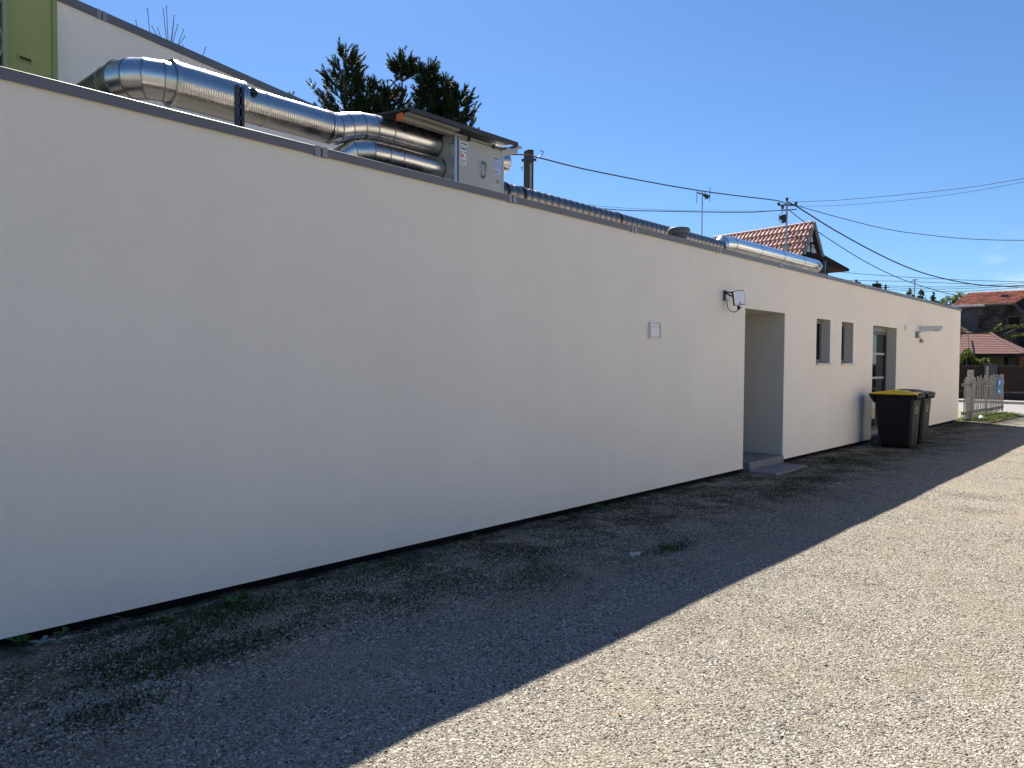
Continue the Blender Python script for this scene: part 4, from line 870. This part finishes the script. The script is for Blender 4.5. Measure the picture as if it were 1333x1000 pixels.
# barge boards, gable wall, timbers
for side in (-1, 1):
    part('barge_board', MB().prism([RP(side,-.10,-.02,.06), RP(side,-.10,1.98,.06), RP(side,-.10,1.98,-.12), RP(side,-.10,-.02,-.12)], hn*.07), barge_m, ho)
part('gable_wall', MB().prism([HP(-1.05,.13,0),HP(1.5,.13,0),HP(1.5,.13,6.9),HP(.98,.13,7.1),HP(0,.13,8.85),HP(-.98,.13,7.1),HP(-1.05,.13,6.9)], hn*.3), timber, ho)
part('plaster_field', MB().prism([HP(-.62,.112,7.42),HP(-.05,.112,7.42),HP(-.12,.112,7.9),HP(-.22,.112,8.05)], hn*.015), plaster, ho)
part('plaster_field', MB().prism([HP(.06,.112,7.42),HP(.60,.112,7.42),HP(.28,.112,7.85),HP(.12,.112,7.9)], hn*.015), plaster, ho)
part('plaster_field', MB().prism([HP(-.10,.112,8.02),HP(.14,.112,7.98),HP(.22,.112,8.08),HP(.02,.112,8.45),HP(-.05,.112,8.42)], hn*.015), plaster, ho)
part('pent_roof', MB().prism([HP(-.72,.10,7.40),HP(1.12,.10,7.40),HP(2.75,-.55,6.68),HP(-1.35,-.55,6.68)], (0,0,-.07)), tile_d, ho)
pr = MB()
for k in range(12):
    a_ = k/11; p0 = HP(-.62+1.70*a_,.08,7.42); p1 = HP(-1.28+3.95*a_,-.56,6.70); pr.beam(p0, p1, .09, .05)
part('pent_tiles', pr, tile_d, ho, kind='stuff')
part('side_wall', MB().prism([HP(1.0,.5,0),HP(1.9,.2,0),HP(1.9,.2,6.7),HP(1.0,.5,6.9)], hn*5.5), timber, ho)
part('eaves_roof', MB().prism([HP(1.05,.42,7.2),HP(2.75,-.5,6.68),HP(2.75,6,6.68),HP(1.05,6,7.2)], (0,0,-.07)), tile_d, ho)
part('rear_wall', MB().prism([HP(-1.9,.5,0),HP(1.9,.5,0),HP(1.9,.5,5.5),HP(-1.9,.5,5.5)], hn*5.6), timber, ho)
# lightning-like fallen debris on the tiles (dead creeper)
cr_ = MB()
for k in range(14):
    p = RP(-1, random.uniform(.1,1.2), random.uniform(.7,1.6), .08); cr_.tube([p, p+Vector((random.uniform(-.1,.1),random.uniform(-.2,.2),random.uniform(-.15,.15))), p+Vector((random.uniform(-.1,.1),random.uniform(-.3,.3),random.uniform(-.2,.2)))], .012, 4)
part('dead_creeper', cr_, timber, ho, kind='stuff')
# roof mast
t = thing('roof_mast', (38.55, 11.0, 7.8), 'steel wire mast with black insulators on the steep tiled roof', 'mast')
part('pole', MB().tube([(38.87,11.12,7.5),(38.25,10.91,10.05)][::1] if False else [(38.24,10.92,7.0),(38.24,10.92,10.05)], .052, 8), galv, t)
part('cross_arm', MB().beam((38.0,11.25,9.83),(38.5,10.55,9.83),.06).beam((38.05,11.2,9.55),(38.5,10.5,9.6),.045), wire_m, t)
for q in ((38.0,11.25,9.88),(38.5,10.55,9.88),(38.24,10.92,10.12),(38.12,11.1,9.7)): part('insulator', MB().tube([(q[0],q[1],q[2]-.07),(q[0],q[1],q[2]+.08)], [.06,.085], 8), wire_m, t)
part('fuse_box', MB().box(38.15,38.33,10.95,11.15,8.95,9.35).box(38.12,38.3,11.15,11.25,9.1,9.3), wire_m, t)
part('cable_loop', MB().tube([(38.2,11.1,9.5),(38.2,11.3,9.35),(38.2,11.32,9.1),(38.2,11.15,8.9),(38.22,10.99,8.95)], .018, 5), wire_m, t)
part('foot_flashing', MB().box(38.1,38.42,10.78,11.08,7.62,7.72), galv, t)
wire([(38.23,10.86,8.51),(38.3,9.9,7.75),(38.25,9.30,7.3),(38.13,8.64,6.26)], .02, 'short black cable running down in front of the gable', wire_m)

# ------------------------------------------------------------------ across the road: fence, carport, brick house
FX = 37.5
bf = thing('board_fence', (FX, 3, 0), 'dark brown fence of slanted boards on a low dark stone wall across the road', 'fence')
part('base_wall', MB().box(FX,FX+.22,-9,13.5,-.05,.40), basewall, bf)
part('base_cap', MB().box(FX-.03,FX+.25,-9,13.5,.40,.43), mat('cap_stone',(0.10,0.10,0.10),0.9,var=0.4,vscale=12), bf)
yb = -9.0; fl = MB(); k = 0
while yb < 13.4:
    y1 = yb+1.78
    part('post', MB().box(FX+.04,FX+.14,yb,yb+.10,.112,1.60), fence_m, bf); part('rail', MB().box(FX+.05,FX+.12,yb+.10,y1,1.50,1.58), fence_m, bf); part('rail', MB().box(FX+.05,FX+.12,yb+.10,y1,.97,1.02), fence_m, bf)
    part('rail', MB().box(FX+.05,FX+.12,yb+.10,y1,.44,.50), fence_m, bf)
    for (zb, zt) in ((.51,.96),(1.03,1.49)):
        hgt = zt-zb; sgn = 1 if k % 2 == 0 else -1; s_ = yb+.12-hgt
        while s_ < y1:
            a0_, a1_ = s_, s_+hgt
            # clip the slanting board to its panel
            lo_, hi_ = max(a0_, yb+.11), min(a1_, y1-.01)
            if hi_-lo_ > .05:
                z0_, z1_ = zb+(lo_-a0_), zb+(hi_-a0_)
                if sgn < 0: z0_, z1_ = zt-(lo_-a0_), zt-(hi_-a0_)
                part('slat', MB().beam((FX+.085,lo_,z0_),(FX+.085,hi_,z1_),.016,.055), fence_m, bf)
            s_ += .095*math.sqrt(2)*.95 if -1 < yb < 5 else .3
    yb = y1; k += 1
part('backing', MB().box(FX+.13,FX+.14,-9,13.4,.44,1.49), black_m, bf)
t = thing('gate_pillar', (FX-.05, 1.35, 0), 'dark blue-grey sheet box rising above the brown fence across the road', 'gate pillar')
part('box', MB().box(FX-.06,FX+.035,1.32,1.80,.50,1.60), mat('slate_box',(0.03,0.035,0.05),0.5), t, bevel=0.01); part('lid', MB().box(FX-.08,FX+.035,1.30,1.82,1.601,1.63), dark_mt, t)

cp = thing('carport', (41, 4, 0), 'carport with a hipped dull red shingle roof behind the brown fence', 'carport')
ex, ey0, ey1, ez = 39.4, .68, 9.5, 2.09; rx, ry0, ry1, rz = 41.6, 2.30, 8.0, 3.10; bx = 43.6
nrow = 12
for i in range(nrow):
    a, b = i/nrow, (i+1)/nrow
    def lp(t_, k_):  return (ex+(rx-ex)*t_, (ey0+(ry0-ey0)*t_ if k_ == 0 else ey1+(ry1-ey1)*t_), ez+(rz-ez)*t_)
    p0, p1, p2, p3 = lp(a,0), lp(a,1), lp(b,1), lp(b,0)
    up = Vector((-.12,0,.27)).normalized()*.018
    part('shingle_course', MB().prism([Vector(p0)+up, Vector(p1)+up, Vector(p2), Vector(p3)], (0,0,-.03)), shingle, cp)
part('hip_face', MB().prism([(ex,ey0,ez),(bx+.4,ey0,ez),(rx,ry0,rz)], (0,0,-.04)), shingle, cp)
part('rear_slope', MB().prism([(bx+.4,ey0,ez),(bx+.4,ey1,ez),(rx,ry1,rz),(rx,ry0,rz)], (0,0,-.04)), shingle, cp)
part('hip_cap', MB().beam(Vector((ex,ey0,ez+.02)), Vector((rx,ry0,rz+.02)), .12, .04).beam(Vector((rx,ry0,rz+.01)), Vector((rx,ry1,rz+.01)), .12, .04), shingle, cp)
part('fascia', MB().box(ex-.02,ex+.02,ey0,ey1,ez-.13,ez-.045), timber, cp)
for y in (.85, 2.0, 3.35, 5.5, 7.6): part('post', MB().box(ex+.12,ex+.26,y,y+.14,0,ez-.05), timber, cp)
part('back_wall', MB().box(bx-.1,bx,ey0,ey1,0,2.0), mat('carport_wall',(0.03,0.03,0.03),0.9), cp)
part('door_panel', MB().box(bx-.16,bx-.101,2.02,2.62,.2,2.0), olivep, cp); part('door_panel', MB().box(bx-.16,bx-.101,1.35,1.85,.2,1.95), mat('grey_panel',(0.12,0.13,0.13),0.7), cp)
part('side_panel', MB().box(ex+.1,ex+.14,.62,.82,.0,2.0), brownp, cp)
t = thing('down_pipe', (39.1, 2.85, 0), 'dark brown pole with a slanting stay in front of the shingle roof', 'pole')
part('pole', MB().tube([(39.1,2.72,0),(39.1,2.72,2.32)], .075, 8), timber, t); part('stay', MB().tube([(39.12,2.72,2.3),(40.9,3.12,3.02)], .03, 6), timber, t)

br = bpy.data.materials.new('dark_brick'); br.use_nodes = True; tt = br.node_tree; bb = tt.nodes['Principled BSDF']; bb.inputs['Roughness'].default_value = .95  # dark brick pattern, its tone varied by noise
tcn = tt.nodes.new('ShaderNodeTexCoord'); mpp = tt.nodes.new('ShaderNodeMapping'); mpp.inputs['Rotation'].default_value = (rad(90), 0, rad(90))
sx_ = tt.nodes.new('ShaderNodeSeparateXYZ'); cb_ = tt.nodes.new('ShaderNodeCombineXYZ'); tt.links.new(tcn.outputs['Object'], sx_.inputs[0]); tt.links.new(sx_.outputs['Y'], cb_.inputs['X']); tt.links.new(sx_.outputs['Z'], cb_.inputs['Y'])
bk = tt.nodes.new('ShaderNodeTexBrick'); bk.inputs['Scale'].default_value = 1; bk.inputs['Brick Width'].default_value = .32; bk.inputs['Row Height'].default_value = .095; bk.inputs['Mortar Size'].default_value = .014; bk.inputs['Mortar Smooth'].default_value = .2
bk.inputs['Color1'].default_value = (.03,.026,.026,1); bk.inputs['Color2'].default_value = (.075,.06,.055,1); bk.inputs['Mortar'].default_value = (.17,.165,.155,1)
tt.links.new(cb_.outputs[0], bk.inputs[0])
nz = tt.nodes.new('ShaderNodeTexNoise'); nz.inputs['Scale'].default_value = 1.6; nz.inputs['Detail'].default_value = 8; tt.links.new(tcn.outputs['Object'], nz.inputs[0])
rp = tt.nodes.new('ShaderNodeMapRange'); rp.inputs[1].default_value = .35; rp.inputs[2].default_value = .7; rp.inputs[3].default_value = .35; rp.inputs[4].default_value = 1.7; tt.links.new(nz.outputs[0], rp.inputs[0])
hs = tt.nodes.new('ShaderNodeHueSaturation'); tt.links.new(bk.outputs[0], hs.inputs['Color']); tt.links.new(rp.outputs[0], hs.inputs['Value']); tt.links.new(hs.outputs[0], bb.inputs['Base Color'])
bp_ = tt.nodes.new('ShaderNodeBump'); bp_.inputs['Distance'].default_value = .02; tt.links.new(bk.outputs['Fac'], bp_.inputs['Height']); bp_.invert = True; tt.links.new(bp_.outputs[0], bb.inputs['Normal'])

bh = thing('brick_house', (46, 1, 0), 'old dark brick house with an orange tiled roof and white gutter', 'house')
bxw = 45.0; holes_b = [(1.62, 2.12, 3.56, 4.02)]
wb = MB(); ysb = [-4, 1.62, 2.12, 4.45]; zsb = [0, 3.56, 4.02, 4.66]
for a, b in zip(ysb, ysb[1:]):
    for c_, d in zip(zsb, zsb[1:]):
        if not (a == 1.62 and c_ == 3.56): wb.quad((bxw,a,c_),(bxw,b,c_),(bxw,b,d),(bxw,a,d))
wb.quad((bxw,4.45,0),(bxw+7,4.45,0),(bxw+7,4.45,4.66),(bxw,4.45,4.66))
part('wall', wb, br, bh)
wn = part('window', MB().box(bxw-.02,bxw+.1,1.56,1.62,3.5,4.08).box(bxw-.02,bxw+.1,2.12,2.18,3.5,4.08).box(bxw-.02,bxw+.1,1.62,2.12,4.02,4.10), mat('stone_surround',(0.10,0.10,0.095),0.9), bh)
part('pane', MB().box(bxw+.18,bxw+.2,1.60,2.14,3.54,4.04), dark_in, wn)
part('cement_patch', MB().box(bxw-.03,bxw-.002,3.45,4.44,2.6,4.5), mat('cement',(0.085,0.09,0.11),0.9,var=0.25,vscale=3), bh)
rows_ = 9; rt = MB()
E0, E1 = Vector((44.75,0,4.68)), Vector((47.9,0,5.52))
for i in range(rows_):
    a, b = i/rows_, (i+1)/rows_; p_, q_ = E0.lerp(E1,a), E0.lerp(E1,b)
    wv = []
    yy_ = -4.0
    while yy_ < 4.55:
        wob = random.uniform(-.01,.014); y2 = min(yy_+.24, 4.6)
        rt.prism([(p_.x-.03,yy_+.02,p_.z+.075+wob),(p_.x-.03,y2,p_.z+.075+wob),(q_.x+.02,y2,q_.z+.008+wob),(q_.x+.02,yy_+.02,q_.z+.008+wob)], (0,0,-.06)); yy_ = y2
part('roof_tiles', rt, tile_o, bh, kind='stuff')
part('roof_deck', MB().prism([(44.78,-4,4.66),(44.78,4.55,4.66),(47.9,4.55,5.49),(47.9,-4,5.49)], (0,0,-.06)), timber, bh)
rd = MB()
for i in range(26):
    y = 4.5-i*.33; rd.tube([(47.92,y,5.55),(47.92,y-.30,5.56)], [.09,.075], 6)
part('ridge_tiles', rd, tile_o, bh, kind='stuff')
part('gutter', MB().box(44.55,44.74,3.1,4.75,4.60,4.70), mat('white_gutter',(0.62,0.65,0.68),0.5), bh, bevel=0.01); part('old_gutter', MB().box(44.62,44.74,-4,3.09,4.62,4.68), mat('rusty_gutter',(0.16,0.14,0.11),0.8), bh)
part('chimney', MB().box(46.6,47.2,.95,1.55,5.1,6.15), mat('chimney_brick',(0.16,0.06,0.045),0.9,var=0.2), bh)
part('roof_hatch', MB().box(46.2,46.5,2.35,2.65,5.08,5.28), black_pl, bh)
part('annex_gable', MB().prism([(44.6,-3.5,0),(44.6,1.0,0),(44.6,1.0,3.8),(44.6,1.78,4.72),(44.6,-1,6.6),(44.6,-3.5,5.0)], (.38,0,0)), mat('dark_boards',(0.012,0.011,0.012),0.9), bh)
part('annex_verge', MB().beam((44.55,1.85,4.66),(44.55,.7,3.55),.08,.14), mat('verge_board',(0.06,0.06,0.06),0.9), bh)

# lower tiled lean-to left of the facade
lt = thing('tiled_shed', (43.2, 4.5, 0), 'small shed with an old brown tiled roof between the brick house and the shingle roof', 'shed')
tl = MB(); A0 = Vector((42.2,5.6,4.35)); 
for i in range(8):
    a, b = i/8, (i+1)/8
    ya, yb2 = 5.4-(5.4-3.2)*b, 5.4-(5.4-3.2)*a; za, zb2 = 4.45-1.5*b, 4.45-1.5*a
    x_ = 42.3
    while x_ < 44.4:
        wob = random.uniform(-.012,.012); tl.prism([(x_+.01,ya,za+.05+wob),(x_+.2,ya,za+.05+wob),(x_+.2,yb2-.02,zb2+wob),(x_+.01,yb2-.02,zb2+wob)], (0,0,-.05)); x_ += .21
part('roof_tiles', tl, tile_b, lt, kind='stuff')
pl_ = MB()
for i in range(9):                                            # courses of the slope facing the road
    z_ = 3.0+i*.14; pl_.prism([(42.15-.0+i*.02, 3.35+i*.1, z_),(42.15+i*.02, 7.5, z_),(42.27+i*.02, 7.5, z_+.15),(42.27+i*.02, 3.40+i*.1, z_+.15)], (.03,0,0))
part('roof_courses', pl_, tile_b, lt)
part('wall', MB().box(42.4,44.3,3.5,7.4,0,3.0), timber, lt)

# plants over there
t = thing('climbing_plant', (41.9, 1.9, 0), 'pale green climbing shoots over the shingle roof before the brick wall', 'plant')
part('stem', MB().tube([(43.9,2.1,0),(43.9,2.2,2.6),(43.8,2.1,3.1),(43.8,1.6,3.35)], .03, 5), bark, t)
cl = []
def arcpts(p0, p1, lift, n, sp):
    for i in range(n):
        s_ = random.random(); q = Vector(p0).lerp(Vector(p1), s_)+Vector((0,0,lift*math.sin(s_*3.14))); cl.append((q.x+random.uniform(-sp,sp), q.y+random.uniform(-sp,sp), q.z+random.uniform(-sp,sp)))
arcpts((43.8,2.75,3.05),(43.8,2.25,3.62),.05,120,.06); arcpts((43.8,2.7,3.2),(43.8,1.3,3.5),.12,200,.07); arcpts((43.8,2.2,2.95),(43.8,.75,3.12),.03,180,.08); arcpts((43.8,3.3,3.12),(43.8,2.5,3.15),.03,90,.06)
leaf_cloud(cl, .055, bush_m, t, 'leaves')
t = thing('hedge', (38.3, 4, 0), 'sunlit leafy green hedge rising behind the brown board fence', 'hedge')
cl = [(rng.uniform(38.0,38.9), yy_, rng.uniform(.86,1)*(1.84+.28*math.sin(yy_*3.1)+.18*math.sin(yy_*7.7))) for yy_ in rng.uniform(1.85,6.0,3600)]
leaf_cloud(cl, .07, hedge_m, t, 'leaves')
part('stems', MB().beam((38.4,2,0),(38.4,2,1.5),.08).beam((38.4,3,0),(38.4,3,1.5),.08).beam((38.4,4.2,0),(38.4,4.2,1.5),.08), bark, t)

def far_conifer(x, y, top, w_, label, mt=conif_m, nleaf=900):
    t = thing('conifer_tree', (x,y,0), label, 'tree', 'conifers beyond the roof edge'); part('trunk', MB().tube([(x,y,0),(x,y,top-.1)], [.18,.02], 6), bark, t)
    cl = []
    for i in range(nleaf):
        zz = top-rng.uniform(0,1)**.7*4.5; k = (top-zz)/4.5; rr_ = w_*k**.75*rng.uniform(.3,1.1); a = rng.uniform(0,6.28); cl.append((x+rr_*math.cos(a), y+rr_*math.sin(a), zz-.1*rr_))
    leaf_cloud(cl, .13, mt, t); return t
far_conifer(55.15,9.30,6.72,1.5,'blue-green conifer tip left of the thin far antenna mast')
far_conifer(55.65,8.72,6.62,1.3,'blue-green conifer tip right of the thin far antenna mast')
far_conifer(56.2,8.12,6.45,.9,'slender single conifer tip between the twin conifers and the round bush')
t = thing('round_tree', (60, 7.6, 0), 'round yellow-green leafy tree top left of the orange tiled roof', 'tree'); part('trunk', MB().tube([(60,7.6,0),(60,7.6,4.6)], [.2,.08], 6), bark, t)
cl = []
for (yc, zc, rr_) in ((8.5,5.6,.55),(7.9,5.9,.6),(7.3,6.05,.6),(6.8,5.9,.5),(9.1,5.5,.45),(6.3,5.6,.5)):
    for _ in range(420):
        v_ = rng.normal(size=3); v_ /= np.linalg.norm(v_); q = v_*rr_*rng.uniform(.6,1.15); cl.append((60+q[0], yc+q[1], zc+q[2]))
leaf_cloud(cl, .10, bush_m, t)

# things peeping over the far roof edge
t = thing('chimney', (63.3,15.25,0), 'tiny dark chimney top at the roof edge right of the gable', 'chimney'); part('stack', MB().box(63.1,63.5,15.05,15.5,0,8.22), timber, t, bevel=0.02); part('pot', MB().tube([(63.3,15.35,8.22),(63.3,15.35,8.42)], .09, 8), timber, t)
t = thing('chimney', (64.4, 14.1, 0), 'dark broad chimney with a small cowl further along the roof edge', 'chimney')
part('stack', MB().box(64.1,64.7,13.82,14.38,0,8.10), timber, t, bevel=0.02); part('cowl', MB().tube([(64.4,14.1,8.10),(64.4,14.1,8.30)], .07, 8).box(64.25,64.55,13.9,14.3,8.30,8.33), galv, t)
t = thing('utility_pole', (64.88, 13.57, 0), 'tiny far utility pole with a cross bar above the roof edge', 'utility pole')
part('shaft', MB().tube([(64.88,13.57,0),(64.88,13.57,8.02)], .08, 6), timber, t); part('cross_bar', MB().box(64.83,64.93,13.3,13.85,7.76,7.82), timber, t)
t = thing('far_antenna', (66.48, 11.83, 0), 'thin far antenna mast rising among the twin conifer tips', 'antenna')
part('mast', MB().tube([(66.48,11.83,0),(66.48,11.83,8.5)], .03, 6), wire_g, t); part('element', MB().box(66.43,66.53,11.62,12.04,8.40,8.45).box(66.45,66.51,11.7,11.96,8.25,8.28), wire_g, t)
# flat dark roof and pale parapet seen above the end of the coping
t = thing('flat_shed', (48, 6.5, 0), 'low dark flat roof just above the far end of the coping', 'shed')
part('roof', MB().box(46.5,50,4.85,7.6,4.55,4.82), timber, t); part('wall', MB().box(46.7,49.8,5.0,7.4,0,4.55), timber, t); part('roof_edge', MB().box(46.44,46.49,4.85,6.2,4.83,4.90), galv, t)

# neighbour along the other side of the yard, right of the frame: seen only mirrored in the glazed door, its sunny front lights the far wall
t = thing('neighbour_house', (24, -9, 0), 'cream house with a dark red roof facing the yard, mirrored in the glazed door', 'house')
wins = [(11.4,12.6),(15.2,16.4),(19,20.2),(22.6,23.8),(26.4,27.6),(30.2,31.4)]
nw = MB(); cuts = [9.5] + [v for w_ in wins for v in w_] + [33.0]
for a, b in zip(cuts, cuts[1:]):
    if (a, b) in wins:
        nw.box(a,b,-9.3,-9.0,0,1.0); nw.box(a,b,-9.3,-9.0,2.3,4.6)
    else: nw.box(a,b,-9.3,-9.0,0,4.6)
nw.box(9.5,33,-15,-14.7,0,4.6).box(9.5,9.8,-14.7,-9.3,0,4.6).box(32.7,33,-14.7,-9.3,0,4.6)
part('wall', nw, mat('cream_wall',(0.72,0.675,0.61),0.9,var=0.04), t)
part('roof', MB().prism([(9.1,-15.5,4.6),(9.1,-8.9,4.6),(9.1,-12.1,8.0)], (24.3,0,0)), tile_d, t)
for (a, b) in wins:
    wn = part('window', MB().box(a,a+.07,-9.2,-9.1,1.0,2.3).box(b-.07,b,-9.2,-9.1,1.0,2.3).box(a+.07,b-.07,-9.2,-9.1,2.23,2.3).box(a+.07,b-.07,-9.2,-9.1,1.0,1.07).box((a+b)/2-.04,(a+b)/2+.04,-9.2,-9.1,1.07,2.23), frame_m, t)
    part('pane', MB().box(a+.07,b-.07,-9.17,-9.15,1.07,2.23), glass_m, wn)

# ------------------------------------------------------------------ weeds and ground cover
def rosette(x, y, R_, n, mt, label, up=.35):
    t = thing('weed', (x,y,ZG), label, 'weed', 'weeds in the shaded gravel'); mb = MB()
    for i in range(n):
        a = random.uniform(0,6.283); L_ = R_*random.uniform(.5,1.1); w_ = L_*random.uniform(.28,.42); el = random.uniform(.05,up*2)
        d = Vector((math.cos(a)*math.cos(el), math.sin(a)*math.cos(el), math.sin(el))); s_ = Vector((-math.sin(a), math.cos(a), 0)); o_ = Vector((x,y,ZG+.004))
        p = [o_, o_+d*L_*.35+s_*w_*.35+Vector((0,0,.004)), o_+d*L_*.7+s_*w_*.5, o_+d*L_+Vector((0,0,-.35*L_*math.sin(el))), o_+d*L_*.7-s_*w_*.5, o_+d*L_*.35-s_*w_*.35+Vector((0,0,.004)), o_+d*L_*.55+Vector((0,0,-.12*w_))]
        mb.add(p, [(0,1,6),(1,2,6),(2,3,6),(3,4,6),(4,5,6),(5,0,6)])
    part('leaves', mb, mt, t)
rosette(1.14,-.02,.085,16,weed_m,'green broad-leaved weed at the wall foot in the lower left corner of the view',.6)
rosette(1.24,-.10,.075,18,silver_m,'silvery flat-leaved weed near the wall foot at the lower left',.25)
rosette(1.31,-.13,.06,12,silver_m,'second, smaller silvery weed just right of the larger silvery one',.3)
rosette(1.36,-.05,.065,14,weed_m,'green weed touching the right side of the silvery weeds',.6)
rosette(1.86,-.27,.075,13,weed_m,'single green rosette standing alone on bare gravel near the left',.5)
rosette(2.27,-.22,.08,18,weed_m,'leafy green weed by the plinth right of the lone rosette',.5)
rosette(2.38,-.14,.07,15,weed_m,'bushy green weed closest to the black plinth',.8)
rosette(10.95,-.56,.07,12,weed_m,'small green weed at the front edge of the concrete slab',.6)
rosette(3.35,-.12,.06,12,weed_m,'small green weed at the plinth a little way right of the bushy ones',.5)
rosette(4.62,-.06,.06,12,weed_m,'small green weed at the plinth below the middle of the blank wall',.6)
rosette(6.45,-.10,.09,16,weed_m,'wide green weed at the plinth below and left of the meter box',.6)
rosette(5.52,-1.50,.10,18,weed_m,'flat green weed in the middle of the dark gravel beside the stone chip',.2)
rosette(12.45,-.52,.13,20,weed_m,'low green weed clump between the slab and the yellow-lidded bin',.4)
def scatter(n, cx, cy, sx, sy): return [(random.gauss(cx,sx), min(-.03, random.gauss(cy,sy)), ZG+.002) for _ in range(n)]
pts = []
for (cx, cy, sx, sy, n) in ((2.25,-.32,.22,.10,700),(1.85,-.50,.14,.07,300),(1.5,-.85,.2,.08,380),(2.0,-.9,.25,.07,300),(1.7,-.62,.12,.05,200),(1.2,-1.2,.12,.06,180),(3.7,-.26,.35,.10,420),(3.4,-.9,.3,.12,240),(4.0,-1.25,.35,.12,300),(4.3,-.75,.4,.15,300),(6.5,-.16,.5,.08,450),(5.5,-1.53,.14,.06,420),(8.0,-.5,.5,.15,380),(7.6,-1.2,.3,.1,200),(8.5,-1.1,.5,.15,350),(9.3,-1.1,.5,.15,400),(10.4,-1.0,.5,.12,450),(12.5,-.5,.35,.12,600),(12.3,-.85,.5,.12,500),(13.3,-1.1,.5,.15,300),(15,-.9,1,.2,300),(18,-.6,1.2,.25,600),(20.5,-.35,1.2,.2,700),(22.5,-.3,.8,.18,700),(5.7,-.5,.5,.12,300)):
    pts += scatter(int(n*1.6), cx, cy, sx*1.15, sy*1.2)
blades(pts, .013, .011, 2.0, moss_m, 'ground_cover', label='low dark green and brown moss and weeds patching the shaded gravel', cat='ground cover')
pts = [(random.gauss(26.6,.8), random.gauss(-.35,.20)-.04*random.random(), ZG-.005) for _ in range(5200)] + [(random.uniform(23.9,28.4), random.gauss(-.45,.12), ZG-.005) for _ in range(2200)] + [(random.uniform(23.72,24.4), random.uniform(-.35,.6), ZG-.005) for _ in range(500)]
blades(pts, .07, .016, .8, grass_m, 'grass', label='tufts of sunlit green grass along the foot of the picket gate', cat='grass')
pts = [(random.uniform(23.9,28.3), random.gauss(-.72,.10), ZG-.005) for _ in range(900)]
blades(pts, .03, .016, 1.0, straw_m, 'dry_grass', label='thin dry yellow grass at the edge of the sunlit gravel', cat='grass')
blades([(random.gauss(2.0,1.0), min(-.05,random.gauss(-.45,.3)), ZG) for _ in range(26)], .09, .004, 1.3, straw_m, 'dry_stalks', label='a few pale dry stalks lying among the shaded weeds', cat='dead stalks')

for o in bpy.data.objects:
    if '_o' in o: del o['_o']
